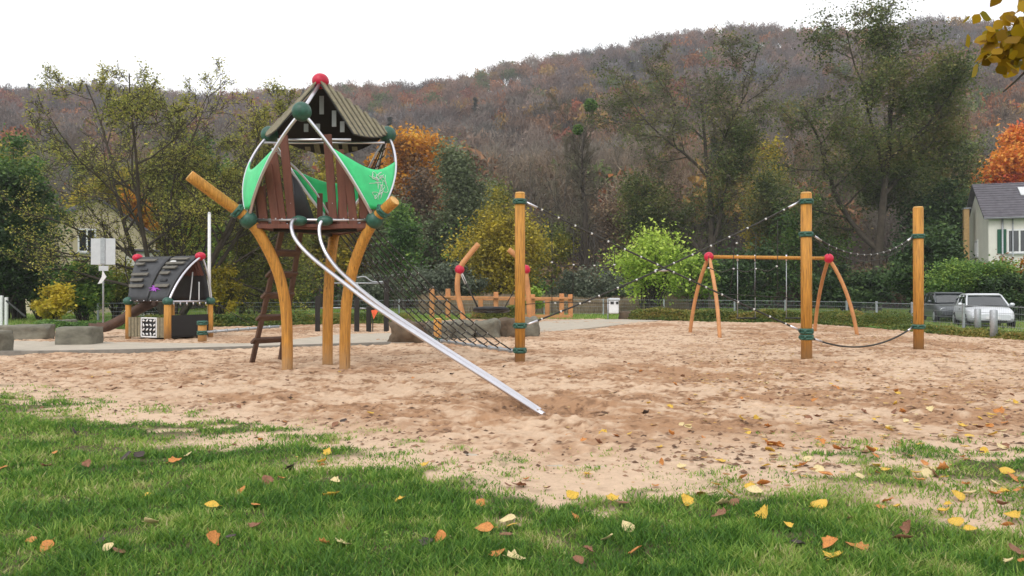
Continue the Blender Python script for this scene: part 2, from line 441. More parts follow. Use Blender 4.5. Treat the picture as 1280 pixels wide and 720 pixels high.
Z = Z+.015+.02*den
PITS = [(-4.03, 14.42, .28, .045), (-3.03, 14.42, .28, .045), (-3.53, 15.32, .28, .045), (.161, 16.1, .28, .05), (6.13, 16.65, .30, .05), (9.86, 19.4, .30, .05), (-2.0, 21, .3, .04), (.33, 9.25, .55, .09), (1.0, 8.9, .5, .04),
        (8.0, 26.5, .6, .07), (9.55, 26.5, .6, .07), (-5.28, 16.2, .3, .04), (-4.86, 16.75, .3, .04), (6.2, 27.4, .25, .04), (6.5, 24.8, .25, .04), (11.3, 26.4, .25, .04)]
pit = np.zeros_like(X)
for (px_, py_, pr, pd) in PITS:
    q = ((X-px_)**2+(Y-py_)**2)/pr**2; g_ = np.exp(-q); pit += g_*(pd/.05); Z = Z-pd*g_+pd*.55*np.exp(-(np.sqrt(q)-1.6)**2*4)
pit = np.clip(pit, 0, 1)
Z = Z*sstep(0, .5, RR)
# colour: pale dry crust, orange-brown loose sand, browner in dimples and pits
n = fbm(X/1.3, Y/1.3, 31, 5, .62); n2 = fbm(X/.16, Y/.16, 51, 4, .7)
dry = np.array([.585, .43, .305]); brown_sand = np.array([.36, .21, .12]); dark = np.array([.15, .08, .045])
mixd = np.clip((.16+sstep(.40, .60, n*.5+n2*.5)*.85+(-dm*10)*.5)*loose*(.75+.5*sstep(.35, .65, fbm(X/4.5, Y/4.5, 88, 2)))+pit*.45, 0, 1)[..., None]
C = dry*(1-mixd)+brown_sand*mixd
sp = sstep(.60, .71, n2)[..., None]*.62*(.3+.7*loose[..., None]); C = C*(1-sp)+dark*sp
soil = np.array([.10, .085, .045])
g = sstep(.35, .9, den)[..., None]; C = C*(1-g)+soil*g
V = np.stack([X, Y, Z], -1).reshape(-1, 3)
ii = (np.arange(nr-1)[:, None]*na+np.arange(na-1)[None]).ravel()
F = np.stack([ii, ii+1, ii+na+1, ii+na], -1)
fc = V[F].mean(1)
keep = (fc[:, 1] < back_y(fc[:, 0])) & (fc[:, 0] < right_x(fc[:, 1]))
tag(npmesh('sand', V, F[keep], M['sand'], smooth=True, color=C.reshape(-1, 3)), kind='structure')

# ------------------------------------------------------------------ grass blades in the foreground
rng = np.random.default_rng(7)
def blades(n, amin, amax, r0, r1, seed, hgt=(.028, .068)):
    rg = np.random.default_rng(seed)
    a = rg.uniform(R(amin), R(amax), n); r = r0*(r1/r0)**rg.uniform(0, 1, n)**.85
    x = r*np.sin(a); y = r*np.cos(a); d = grass_density(x, y)
    kp = rg.uniform(0, 1, n) < d**1.3*.97+.0
    x, y, r, d = x[kp], y[kp], r[kp], d[kp]; n = len(x)
    h = rg.uniform(*hgt, n)*(.45+.75*d)*(.35+1.3*fbm(x*3.2, y*3.8, 61, 4)); wv = (.0026+.0011*np.maximum(r-3, 0)**.8)*rg.uniform(.7, 1.3, n)
    th = rg.uniform(0, 2*np.pi, n); lean = rg.uniform(.1, 1.1, n)*h; la = rg.uniform(0, 2*np.pi, n)
    z0 = np.zeros(n)+.0+(fbm(x/2.8, y/2.8, 2, 3)-.5)*.10+.01
    bx, by = np.cos(th)*wv, np.sin(th)*wv; lx, ly = np.cos(la)*lean, np.sin(la)*lean
    V = np.empty((n, 5, 3))
    V[:, 0] = np.stack([x-bx, y-by, z0], -1); V[:, 1] = np.stack([x+bx, y+by, z0], -1)
    V[:, 2] = np.stack([x+bx*.8+lx*.35, y+by*.8+ly*.35, z0+h*.6], -1); V[:, 3] = np.stack([x-bx*.8+lx*.35, y-by*.8+ly*.35, z0+h*.6], -1)
    V[:, 4] = np.stack([x+lx, y+ly, z0+h], -1)
    b = np.arange(n)[:, None]*5
    Ft = np.concatenate([b+np.array([[0, 1, 2]]), b+np.array([[0, 2, 3]]), b+np.array([[3, 2, 4]])], 1).reshape(-1, 3)
    patch = fbm(x*1.4+5, y*1.8, 71, 5, .7)
    p2 = fbm(x*5+5, y*7, 171, 3)
    tn = np.clip(.08+.42*sstep(.3, .7, patch)+.35*sstep(.55, .8, p2)+rg.normal(0, .2, n)+.35*(1-d), 0, 1)
    return V.reshape(-1, 3), Ft, np.repeat(tn, 3)
M['grass'] = leafmat('grass_blade', [(.055, .140, .025), (.115, .245, .036), (.20, .34, .052), (.34, .43, .10), (.52, .46, .24)], .3, .5)
Vg, Fg, tg = blades(620000, -50, 50, 2.3, 14, 3)
tag(npmesh('grass', Vg, Fg, M['grass'], tint=tg), 'short trampled green grass in front of the sand', 'grass', kind='stuff')
# ------------------------------------------------------------------ climbing tower
def V3(x, y, z): return Vector((x, y, z))
def collar(mb, c, r, axis=(0, 0, 1), h=.075):
    """green clamp ring with bolted lugs"""
    ax = Vector(axis).normalized(); c = Vector(c); q = Vector((0, 0, 1)).rotation_difference(ax).to_matrix()
    for dz in (-.34, .34): mb.torus(c+ax*dz*h, r+.004, h*.36, ax, 22, 8)
    for i in range(5):
        a = i*1.2566+.4; d = q@Vector((math.cos(a), math.sin(a), 0)); mb.ball(c+d*(r+.022), .03, (1, 1, 1.15), 8, 6)
    return mb
TC = V3(-3.53, 14.72, 0)
def pol(deg, r, z): return TC+V3(math.cos(R(deg))*r, math.sin(R(deg))*r, z)
tw = thing('climbing_tower', TC, 'tall wooden tower with slatted roof, green balls, ladder and curved steel slide rails', 'play tower')
LOW = {'LF': pol(-150, 1.28, 2.68), 'RF': pol(-30, 1.28, 2.68), 'BK': pol(90, 1.28, 2.68)}
UP = {'F': pol(-90, 1.31, 4.44), 'UL': pol(150, 1.31, 4.44), 'UR': pol(30, 1.31, 4.44)}
APEX = V3(TC.x, TC.y, 5.27)
def post(deg, ext, br=.60):
    pts = [pol(deg, br, -.15), pol(deg, br, .5), pol(deg, br+.03, 1.15), pol(deg, br+.16, 1.75), pol(deg, br+.40, 2.28), pol(deg, 1.28, 2.68)]
    d = V3(math.cos(R(deg))*.80, math.sin(R(deg))*.80, .60).normalized()
    pts += [pol(deg, 1.28, 2.68)+d*ext*.5, pol(deg, 1.28, 2.68)+d*ext+V3(0, 0, -.02)]
    return crom(pts, 6), d
for deg, ext in ((-150, 1.22), (-30, .56), (90, .6)):
    pts, d = post(deg, ext); mb = MB().tube(pts, .098, 20); p = mb.build('post', M['post'], tw)
    MB().tube([pts[-1]-d*.004, pts[-1]+d*.012], [.098, .088], 20).build('end_cap', M['post_end'], p)
    b = MB().ball(pol(deg, 1.28, 2.68), .155, (1, 1, 1), 20, 14).build('ball_joint', M['green'], tw)
    c = pol(deg, 1.28, 2.68)+d*.24; collar(MB(), c, .10, d, .08).build('collar', M['green'], tw)
# platform
hexa = []
for dg in (-150, -90, -30, 30, 90, 150):
    rr_ = 1.17 if dg in (-150, -30, 90) else .72
    hexa.append(pol(dg, rr_, 0))
mb = MB().prism([(p.x, p.y) for p in hexa], 2.55, 2.60); mb.build('platform', M['slat'], tw)
mb = MB()
for a, b in (('LF', 'RF'), ('RF', 'BK'), ('BK', 'LF')):
    A, B = LOW[a], LOW[b]; mb.tube([A+V3(0, 0, 0), B], .026, 10)
mb.build('floor_rail', M['steel'], tw)
mb = MB()
for a, b in ((0, 2), (2, 4), (4, 0)):
    A, B = hexa[a], hexa[b]; n_ = (A+B)/2-TC; n_ = n_.normalized()*.06
    beam(mb, V3(A.x, A.y, 2.57)+n_, V3(B.x, B.y, 2.57)+n_, .035, .075)
mb.build('edge_board', M['slat'], tw)
mb = MB()
for dg in (-150, -30, 90): beam(mb, pol(dg, .05, 2.52), pol(dg, .85, 2.52), .07, .055)
mb.build('joist', M['blackwood'], tw)
# steel arcs
def arc(l, u):
    a, b = LOW[l], UP[u]; m_ = (a+b)/2; o = (m_-TC); o.z = 0; o.normalize(); return qbez(a, m_+o*(.34 if u == 'F' else .50)+V3(0, 0, .06), b, 18)
ARC = {}
for l, u in (('LF', 'F'), ('RF', 'F'), ('LF', 'UL'), ('BK', 'UL'), ('RF', 'UR'), ('BK', 'UR')):
    ARC[l, u] = arc(l, u); MB().tube(ARC[l, u], .030, 10).build('steel_arc', M['steel'], tw)
for k_, p in UP.items():
    MB().ball(p, .165, (1, 1, 1), 20, 14).build('ball_joint', M['green'], tw)
    MB().tube([p, APEX], .032, 10).build('ridge_tube', M['steel'], tw)
MB().ball(APEX+V3(0, 0, .03), .155, (1, 1, .92), 20, 14).build('top_ball', M['red'], tw)
# cross ties under the roof
tie = {}
mb = MB()
for a, b in (('UL', 'UR'),):
    mb.tube([UP[a]+V3(0, -.35, -.22), UP[b]+V3(0, -.35, -.22)], .022, 8)
mb.tube([V3(TC.x-.62, 14.15, 4.11), V3(TC.x+.68, 14.15, 4.11)], .024, 8)
mb.build('cross_tube', M['steel'], tw)
# roof slats run down the slope, clipped by the facet's raised back edge and a bowed eave
def roof_facet(ua, ub, t_lo, t_hi, n, nm='roof_slat', bow=.22):
    A, B = UP[ua], UP[ub]; e = (B-A); mid = (A+B)/2; dn = (mid-APEX); L = dn.length; dnn = dn.normalized(); ex = e.normalized()
    nrm = ex.cross(dnn).normalized()
    if nrm.z < 0: nrm = -nrm
    W = e.length; ba = MB()
    for i in range(n):
        t = t_lo+(t_hi-t_lo)*(i+.5)/n                 # -1..1 across
        s0 = abs(t)*W/2
        top = .02+abs(t)*.93                           # where the ridge line is met
        bot = 1.0+bow*(1-t*t)
        if bot-top < .05: continue
        wd = (t_hi-t_lo)*W/2/n*.62
        a = APEX+dn*top+ex*(t*W/2)+nrm*.075; b = APEX+dn*bot+ex*(t*W/2)+nrm*(.075-.05*(bot-1))
        m_ = MB(); beam(m_, a, b, wd, .028, .004, up=nrm)
        m_.build(nm, M['roofslat'], tw)
    # black sheet beneath, dark behind the slat gaps, bowed eave
    rows = []
    for j in range(9):
        row = []
        for i in range(13):
            t = t_lo+(t_hi-t_lo)*i/12; top = .03+abs(t)*.93; bot = 1.01+bow*(1-t*t); s_ = top+(bot-top)*j/8
            row.append(APEX+dn*s_+ex*(t*W/2)+nrm*.045)
        rows.append(row)
    MB().grid(rows, .018, smooth=False).build('roof_backing', M['black'], tw)
roof_facet('F', 'UR', -.12, .97, 8, bow=.32)
roof_facet('UL', 'F', -.97, .30, 9, bow=.28)
roof_facet('UR', 'UL', -.97, .97, 12, bow=.42)
# small pale grey strips behind the open gable front
for x_, y_, z_, h_ in ((-.34, 15.02, 4.50, .15), (-.12, 15.02, 4.50, .15), (.34, 15.02, 4.52, .20), (-.02, 14.90, 4.90, .34), (.20, 14.96, 4.66, .30)):
    MB().box((TC.x+x_, y_, z_), (.08, .02, h_)).build('gable_strip', M['greyface'], tw)
# palisade slats of the front
def px_x(px, Y): return (px-640)/1000*Y
for (bx, tx, ty, yd) in ((330, 324, 233, 14.12), (345, 334, 205, 14.08), (353, 341, 190, 14.10), (365, 354, 169, 14.14), (417, 409, 168, 14.14), (430, 424, 187, 14.10), (442, 434, 204, 14.08), (456, 452, 232, 14.12)):
    a = V3(px_x(bx, yd), yd, 2.60); b = V3(px_x(tx, yd-.10), yd-.10, CAMH-(ty-366)/1000*(yd-.1))
    m_ = MB(); beam(m_, a, b, .035, .148, .006, up=(1, 0, 0)); s_ = m_.build('palisade_slat', M['slat'], tw)
    MB().ball(V3(a.x, yd-.028, 2.70), .016, nu=8, nv=6).build('bolt', M['steel'], s_); MB().ball(V3(a.x-.015, yd-.03, 2.98), .014, nu=8, nv=6).build('bolt', M['steel'], s_)
# palisades on the two rear sides
for (l, u, ts) in (('LF', 'BK', (.10, .20, .80, .90)), ('RF', 'BK', (.12, .24, .36, .88))):
    for t in ts:
        a = LOW[l].lerp(LOW[u], t); o = (a-TC); o.z = 0; o.normalize(); h = .45+1.5*min(t, 1-t)
        m_ = MB(); beam(m_, V3(a.x, a.y, 2.6), V3(a.x, a.y, 2.6+h)+o*.06, .11, .03, .005, up=o); m_.build('palisade_slat', M['slat'], tw)
# green corner panels
def corner(l, u1, u2):
    a1, a2 = ARC[l, u1], ARC[l, u2]
    def pt(a, s): f = s*18; i = min(int(f), 17); return a[i].lerp(a[i+1], f-i)
    rows = []
    for j in range(12):
        row = []
        for i in range(11):
            wv = i/10; smax = .66-.165*math.sin(math.pi*wv)**1.0; s_ = .10+(smax-.10)*j/11
            p = pt(a1, s_).lerp(pt(a2, s_), wv); o = p-TC; o.z = 0; o.normalize(); row.append(p+o*(.02+.10*math.sin(math.pi*wv)*s_))
        rows.append(row)
    return MB().grid(rows, .018).build('side_panel', M['panel'], tw), rows
corner('LF', 'UL', 'F'); gp, rows = corner('RF', 'F', 'UR'); corner('BK', 'UL', 'UR')
# scribbled marker writing on the right-hand green panel
rg = np.random.default_rng(14); mb = MB()
for k_ in range(9):
    wv, sv = rg.uniform(.45, .72), rg.uniform(.25, .8); pts = []
    for q in range(7):
        i = min(max(wv*10+rg.normal(0, .8), 1), 8.9); j = min(max(sv*11+rg.normal(0, .9), 1), 9.9); i0, j0 = int(i), int(j)
        p = rows[j0][i0].lerp(rows[j0][i0+1], i-i0).lerp(rows[j0+1][i0].lerp(rows[j0+1][i0+1], i-i0), j-j0); pts.append(p+(p-TC).normalized()*.022)
    mb.tube(crom(pts, 4), .0045, 4)
mb.build('marker_scribble', M['white'], gp)
# black climbing sheet with cut-outs on the ladder side
ML = LOW['LF'].lerp(LOW['BK'], .5)
rows = []
for j in range(8):
    s_ = j/7; row = []
    for i in range(6):
        f = .36+.42*i/5; p = LOW['LF'].lerp(LOW['BK'], f*(1-s_)+.45*s_); o = p-TC; o.z = 0; o.normalize(); row.append(V3(p.x, p.y, 2.66+s_*1.0)-o*.14*math.sin(3.14*s_))
    rows.append(row)
MB().grid(rows, .016).build('climbing_sheet', M['dark'], tw)
mb = MB().tube(qbez(LOW['BK'], LOW['BK'].lerp(UP['UL'], .5)+V3(.25, -.25, .1), UP['UL']+V3(.1, -.2, -.3), 10), .02, 8)
mb.tube([UP['UR']+V3(-.05, 0, -.05), LOW['BK'].lerp(UP['UR'], .55)], .022, 8)
mb.build('inner_brace', M['steel'], tw)
mb = MB()
for i in range(5):
    a = UP['UR'].lerp(LOW['RF'], .08+.09*i); b = UP['UR'].lerp(LOW['BK'], .08+.09*i); mb.tube(sagline(a, b, .03, 5), .012, 5)
for i in range(3):
    f = .25+.25*i; mb.tube([UP['UR'].lerp(LOW['RF'].lerp(LOW['BK'], f), .06), UP['UR'].lerp(LOW['RF'].lerp(LOW['BK'], f), .46)], .012, 5)
mb.build('corner_net', M['rope'], tw)
# slide rails
c1, c2 = V3(-3.72, 13.98, 2.66), V3(-3.27, 13.98, 2.66)
for c in (c1, c2):
    MB().ball(c, .125, (1.15, .9, .72), 16, 10).build('rail_mount', M['green'], tw)
    MB().tube([c+V3(0, 0, 0), c+V3(0, .12, 0)], .03, 8).build('mount_tube', M['steel'], tw)
RL = [P(376, 275, 13.98), P(367, 275, 13.86), P(364, 284, 13.72), P(370, 300, 13.55), P(388, 320, 13.3), P(420, 346, 12.85), P(470, 384, 12.2), P(540, 430, 11.15), P(610, 474, 10.15), P(680, 519, 9.15)]
RR_ = [P(409, 276, 13.98), P(402, 277, 13.90), P(399, 287, 13.82), P(402, 304, 13.72), P(411, 322, 13.58), P(430, 344, 13.25), P(472, 379, 12.6), P(541, 426, 11.45), P(610, 470, 10.4), P(676, 514, 9.42)]
for r_ in (RL, RR_): MB().tube(crom(r_, 8), .034, 14).build('slide_rail', M['steel'], tw)
# ladder
l0, l1 = P(353, 284, 15.0), P(376, 286, 15.35); g0, g1 = V3(-5.28, 16.2, -.1), V3(-4.86, 16.75, -.1)
for a, b in ((l0, g0), (l1, g1)):
    m_ = MB(); beam(m_, a, b, .055, .11, .008, up=(.5, .86, 0)); m_.build('ladder_stile', M['ladder'], tw)
for i, s_ in enumerate((.17, .32, .47, .63, .80)):
    a, b = l0.lerp(g0, s_), l1.lerp(g1, s_); e = (b-a).normalized()*.12
    m_ = MB(); beam(m_, a-e*.9, b+e*.5, .17, .06, .01, up=(-.3, .5, .8)); m_.build('ladder_rung', M['ladder'], tw)

# ------------------------------------------------------------------ rope helpers
bead_me = None
def bead(p, parent, r=.022, sx=1.4, axis=None):
    global bead_me
    if bead_me is None:
        o = MB().ball((0, 0, 0), .022, (1.5, 1, 1), 8, 6).build('bead', M['bead']); bead_me = o.data; bpy.data.objects.remove(o)
    o = bpy.data.objects.new('bead', bead_me); o.location = Vector(p)-parent.location
    s_ = r/.022; o.scale = (s_, s_, s_)
    if axis is not None: o.rotation_euler = Vector((1, 0, 0)).rotation_difference(Vector(axis)).to_euler()
    link(o, parent); return o
# ------------------------------------------------------------------ tall round posts
def round_post(px, base, top, Y, r, collars, label):
    x = px_x(px, Y); z1 = CAMH-(top-366)/1000*Y
    t = thing('wooden_post', (x, Y, 0), label, 'post', 'tall orange climbing posts')
    MB().tube([(x, Y, -.2), (x, Y, z1*.5), (x+.0, Y, z1-.02)], r, 24).build('shaft', M['post'], t)
    MB().tube([(x, Y, z1-.022), (x, Y, z1+.012)], [r+.001, r*.86], 24).build('end_cap', M['post_end'], t)
    for cy in collars: collar(MB(), (x, Y, CAMH-(cy-366)/1000*Y), r, h=.085).build('collar', M['green'], t)
    return t
Y1, Y2, Y3 = 16.1, 16.65, 19.4
round_post(650, 453, 241, Y1, .103, (252, 407, 438), 'tall orange post next to the net, left one of the rope course')
round_post(1008, 450, 241, Y2, .112, (252, 293, 414, 421.5), 'thickest tall orange post with four green collars, in the middle of the rope course')
round_post(1148, 438, 259, Y3, .118, (295.5, 408.5), 'rightmost tall orange post with two green collars')
# low post carrying the net bar
t = thing('short_post', (px_x(547, 21), 21, 0), 'short orange stump post holding the far end of the net bar', 'post')
MB().tube([(px_x(547, 21), 21, -.2), (px_x(547, 21), 21, .71)], .105, 20).build('shaft', M['post'], t)
MB().tube([(px_x(547, 21), 21, .708), (px_x(547, 21), 21, .735)], [.105, .09], 20).build('end_cap', M['post_end'], t)
collar(MB(), (px_x(547, 21), 21, .16), .105, h=.085).build('collar', M['green'], t)
# ------------------------------------------------------------------ climbing net
n0, n1 = V3(px_x(650, Y1)-.10, Y1+.05, CAMH-(439-366)/1000*Y1), V3(px_x(547, 21)+.02, 20.85, .16)
nt_ = thing('climbing_net', ((n0+n1)/2).to_tuple()[:2]+(0,), 'sloping black rope net between the tower and the steel bar above the sand', 'climbing net')
MB().tube([n0, n1], .034, 10).build('bottom_bar', M['galv'], nt_)
for i in range(9):
    c = n0.lerp(n1, .05+.11*i); MB().tube([c-(n1-n0).normalized()*.05, c+(n1-n0).normalized()*.05], .05, 10).build('bar_clamp', M['galv'], nt_)
t0_, t1_ = LOW['RF'].lerp(LOW['BK'], .06), LOW['RF'].lerp(LOW['BK'], .96); mb = MB(); NL = 8; NC = 10; grid_p = []
for i in range(NL):
    u = i/(NL-1); top = t0_.lerp(t1_, u)-V3(0, 0, .06); bot = n0.lerp(n1, .03+.93*u); ln = sagline(top, bot, .16, NC); grid_p.append(ln); mb.tube(ln, .0145, 5)
for j in range(1, NC):
    pts = []
    for i in range(NL-1): pts += sagline(grid_p[i][j], grid_p[i+1][j], .075, 5)[(0 if i == 0 else 1):]
    mb.tube(pts, .011, 5)
mb.build('rope_mesh', M['rope'], nt_)
for i in range(NL):
    for j in range(1, NC): bead(grid_p[i][j], nt_, .013)
# ------------------------------------------------------------------ ropes of the course
def rope(a, b, sag, label, nb, r=.020, group=None, n=18, b_r=.023, t0=.06, t1=.94):
    t = thing('climbing_rope', ((a+b)/2).to_tuple(), label, 'rope', group)
    ln = sagline(a, b, sag, n); MB().tube(ln, r, 6).build('strand', M['rope'], t)
    for i in range(nb):
        s_ = t0+(t1-t0)*i/max(nb-1, 1); f = s_*n; k_ = min(int(f), n-1); p = ln[k_].lerp(ln[k_+1], f-k_); bead(p, t, b_r, axis=(ln[k_+1]-ln[k_]))
    for e, q in ((ln[0], ln[1]), (ln[-1], ln[-2])):
        MB().tube([e, e+(q-e).normalized()*.28], .024, 8).build('end_fitting', M['steel'], t)
    return t, ln
A1, A2 = P(656, 252, Y1), P(656, 407, Y1); B1, B2 = P(1000, 252, Y2), P(1002, 414, Y2)
X0 = P(828, 338, 16.4)
ta, la = rope(A1, B2, .02, 'dark rope from the net post top down to the foot of the middle post', 16)
tb_, lb = rope(A2, B1, .10, 'dark rope from the net post foot up to the top of the middle post', 14)
MB().tube([X0-V3(.16, 0, 0), X0+V3(.16, 0, 0)], .022, 8).build('crossing_clamp', M['steel'], ta)
# hanging side web
tn = thing('rope_web', P(725, 330, 17.2), 'thin hanging rope web left of the rope crossing', 'rope web')
mb = MB()
def PY(px, py, Y=17.2): return P(px, py, Y)
mb.tube(crom([PY(690, 328), PY(702, 333), PY(717, 331), PY(730, 333), PY(743, 332), PY(757, 335), PY(768, 332)], 4), .011, 5)
for a, b in (((690, 269), (690, 378)), ((717, 286), (716, 378)), ((743, 297), (743, 332)), ((768, 310), (768, 332)), ((690, 378), (762, 379)), ((650, 381), (690, 378)), ((754, 336), (775, 356)), ((690, 378), (690, 392))):
    mb.tube([PY(*a), PY(*b)], .0085, 5)
mb.build('strand', M['rope'], tn)
for q in ((690, 328), (717, 331), (743, 332), (768, 331), (737, 377), (694, 379)): bead(PY(*q), tn, .018)
tn = thing('rope_web', P(925, 330, 17.2), 'thin hanging rope web between the swing frame and the middle post', 'rope web')
mb = MB()
mb.tube(crom([PY(886, 335), PY(902, 340), PY(917, 336), PY(932, 340), PY(945, 336), PY(960, 339), PY(972, 332)], 4), .011, 5)
for a, b in (((917, 308), (917, 336)), ((945, 292), (944, 372)), ((972, 275), (972, 372)), ((886, 320), (886, 335)), ((917, 336), (912, 366)), ((912, 368), (985, 372))):
    mb.tube([PY(*a), PY(*b)], .0085, 5)
mb.build('strand', M['rope'], tn)
for q in ((886, 335), (917, 336), (945, 336), (971, 333), (921, 304)): bead(PY(*q), tn, .018)
# bridge rope between middle and right post, with loops
C1, C2 = P(1018, 295, Y2), P(1141, 296, Y3)
tr, ln = rope(C1, C2, .42, 'sagging rope with white beads and small loops between the two right posts', 14, r=.02, n=24, b_r=.022)
mb = MB(); lo_ = sagline(C1-V3(0, 0, .07), C2-V3(0, 0, .06), .50, 24); mb.tube(lo_, .012, 5)
for i in range(1, 24, 2):
    a = ln[i]; mb.tube([a, lo_[i]+V3(0, 0, -.10), ln[i+1]], .009, 5)
mb.build('loop', M['rope'], tr)
rope(P(1018, 424, Y2), P(1141, 409, Y3), .30, 'low slack black rope between the feet of the two right posts', 0, r=.02)

# ------------------------------------------------------------------ A-frame swing
SW = V3(8.5, 26.6, 0); sw = thing('swing_set', SW, 'orange A-frame swing frame with two red corner balls', 'swing')
TL, TR = P(886, 321, 26.5), P(1036, 323, 26.5)
MB().tube([TL, TR], .058, 14).build('top_bar', M['post'], sw)
for c, feet in ((TL, (G(862, 417), G(900, 422.5))), (TR, (G(1018, 414.5), G(1072, 419)))):
    MB().ball(c, .16, (1, 1, 1), 18, 12).build('corner_ball', M['red'], sw)
    for f in feet:
        f = V3(f.x, f.y, -.15); m_ = (c+f)/2; o = V3(f.x-c.x, f.y-c.y, 0)*.28+V3(0, 0, .25)
        MB().tube(qbez(c, m_+o*1.0, f, 12), .062, 12).build('leg', M['bar_wood'], sw)
for (pa, pb, lab) in ((922, 944, 'black swing seat hanging on the left half of the A-frame'), (983, 1003, 'black swing seat hanging on the right half of the A-frame')):
    xa, xb = px_x(pa, 26.5), px_x(pb, 26.5); zs = .56
    s_ = thing('hanging_swing', ((xa+xb)/2, 26.5, zs), lab, 'swing seat', 'swing seats')
    MB().box(((xa+xb)/2, 26.5, zs), (xb-xa+.06, .2, .04), 0, .012).build('seat', M['black'], s_)
    for x_ in (xa, xb):
        MB().tube([(x_, 26.5, zs), (x_, 26.5, 2.5)], .014, 6).build('chain', M['galv'], s_)
        MB().tube([(x_, 26.5, 2.45), (x_, 26.5, 2.66)], .03, 8).build('hanger', M['steel'], s_)
# ------------------------------------------------------------------ nest swing
YN = 28.0
ns = thing('nest_swing_set', V3(-.75, YN, 0), 'pair of bowed orange posts of the nest swing, with red ball joints', 'swing')
for sgn, (pts_) in ((-1, [(579, 425), (579, 398), (572, 365), (574, 338), (584, 322), (598, 305)]), (1, [(662, 425), (662, 398), (660, 365), (656, 338), (648, 323), (636, 312)])):
    pts = crom([P(a, b, YN) for a, b in pts_], 6); r = .095
    p = MB().tube(pts, r, 14).build('post', M['bar_wood'], ns)
    d = (pts[-1]-pts[-2]).normalized(); MB().tube([pts[-1]-d*.003, pts[-1]+d*.014], [r, r*.86], 14).build('end_cap', M['post_end'], p)
    MB().ball(P(574.5 if sgn < 0 else 657, 337, YN), .17, (1, 1, 1), 14, 10).build('ball_joint', M['red'], ns)
nb_ = thing('nest_swing', P(614, 388, YN), 'black round basket seat hanging on ropes between the bowed orange posts', 'swing seat')
c = P(614, 387.5, YN)
MB().torus(c, .58, .075, (0, .10, 1), 28, 8).build('basket_ring', M['black'], nb_)
mb = MB()
for i in range(7):
    o = -.48+.16*i; l_ = math.sqrt(max(.56**2-o*o, 0)); mb.tube(sagline(c+V3(o, -l_, 0), c+V3(o, l_, 0), .08, 5), .012, 5); mb.tube(sagline(c+V3(-l_, o, 0), c+V3(l_, o, 0), .08, 5), .012, 5)
mb.build('basket_net', M['rope'], nb_)
for px_, s_ in ((576, -1), (656, 1)):
    a = P(px_, 340, YN); mb = MB()
    for dy in (-.35, .35): mb.tube([a, c+V3(s_*.45, dy, .05)], .016, 6)
    mb.build('hanging_rope', M['rope'], nb_); MB().tube([a, a+V3(-s_*.18, 0, -.42)], .05, 8).build('swivel', M['bead'], nb_)

# ------------------------------------------------------------------ small playhouse
A_, B_, C_, D_ = V3(-11.75, 24.5, 0), V3(-10.2, 23.7, 0), V3(-9.5, 25.2, 0), V3(-11.05, 26.0, 0)
ph = thing('playhouse', (A_+B_+C_+D_)/4, 'small low playhouse with bowed dark roof, red ridge balls and a short slide', 'playhouse')
ZB = 1.14; rl, rr2 = V3(-12.05, 25.75, 2.52), V3(-9.72, 24.95, 2.54)
for c in (A_, B_, C_, D_):
    MB().tube([c+V3(0, 0, -.1), c+V3(0, 0, ZB-.05)], .105 if c is B_ else .085, 14).build('post', M['post'], ph)
    MB().ball(c+V3(0, 0, ZB), .155, (1, 1, .85), 14, 10).build('ball_joint', M['green'], ph)
for c in (rl, rr2): MB().ball(c, .165, (1, 1, .8), 14, 10).build('ridge_ball', M['red'], ph)
def roofsurf(e0, e1, s_, t):
    bulge = .26 if e0 is A_ else .12
    a = rl.lerp(rr2, s_); b = (e0.lerp(e1, s_))+V3(0, 0, ZB); o = (b-a); o.z = 0; o.normalize()
    m_ = (a+b)/2+o*bulge+V3(0, 0, bulge*.8); return a*(1-t)**2+m_*2*t*(1-t)+b*t*t
for (e0, e1, s0, s1) in ((A_, B_, .0, .49), (A_, B_, .53, .985), (D_, C_, .01, .985)):
    rows = [[roofsurf(e0, e1, s0+(s1-s0)*i/8+(.07 if s0 > .4 else .07 if s1 < .6 else 0)*(1-j/10)*(i/8 if s1 < .6 else 1-i/8), j/10) for i in range(9)] for j in range(11)]
    MB().grid(rows, .03).build('roof_panel', M['dark'], ph)
for (s0, s1, t) in ((.07, .40, .12), (.05, .22, .22), (.02, .38, .48), (.02, .31, .60), (.02, .36, .72), (.62, .93, .10), (.60, .93, .22), (.60, .86, .33), (.60, .80, .46), (.62, .93, .72)):
    rows = [[roofsurf(A_, B_, s0+(s1-s0)*i/6-(.03 if i == 6 and j == 1 else 0), t+.055*j)+V3(-.015, -.05, .035) for i in range(7)] for j in range(2)]
    MB().grid(rows, .035, False).build('roof_slat', M['greyslat'], ph)
mb = MB()
for (s0, s1, t) in ((.16, .30, .36), (.66, .80, .60)):
    rows = [[roofsurf(A_, B_, s0+(s1-s0)*i/4, t+.045*j)+V3(-.015, -.03, .02) for i in range(5)] for j in range(2)]
    mb.grid(rows, .02, False)
mb.build('roof_slot', M['black'], ph)
# inner side of the far roof: brown boards near the ridge
mb = MB()
for i in range(7):
    s_ = .88-.025*i; s_ = .94-.06*i
    a = roofsurf(D_, C_, s_, .03)-V3(0, .05, .05); b = roofsurf(D_, C_, s_, .42)-V3(0, .06, .06); beam(mb, a, b, .09, .03, .003, up=(0, -1, .5))
mb.build('inner_board', M['slat'], ph)
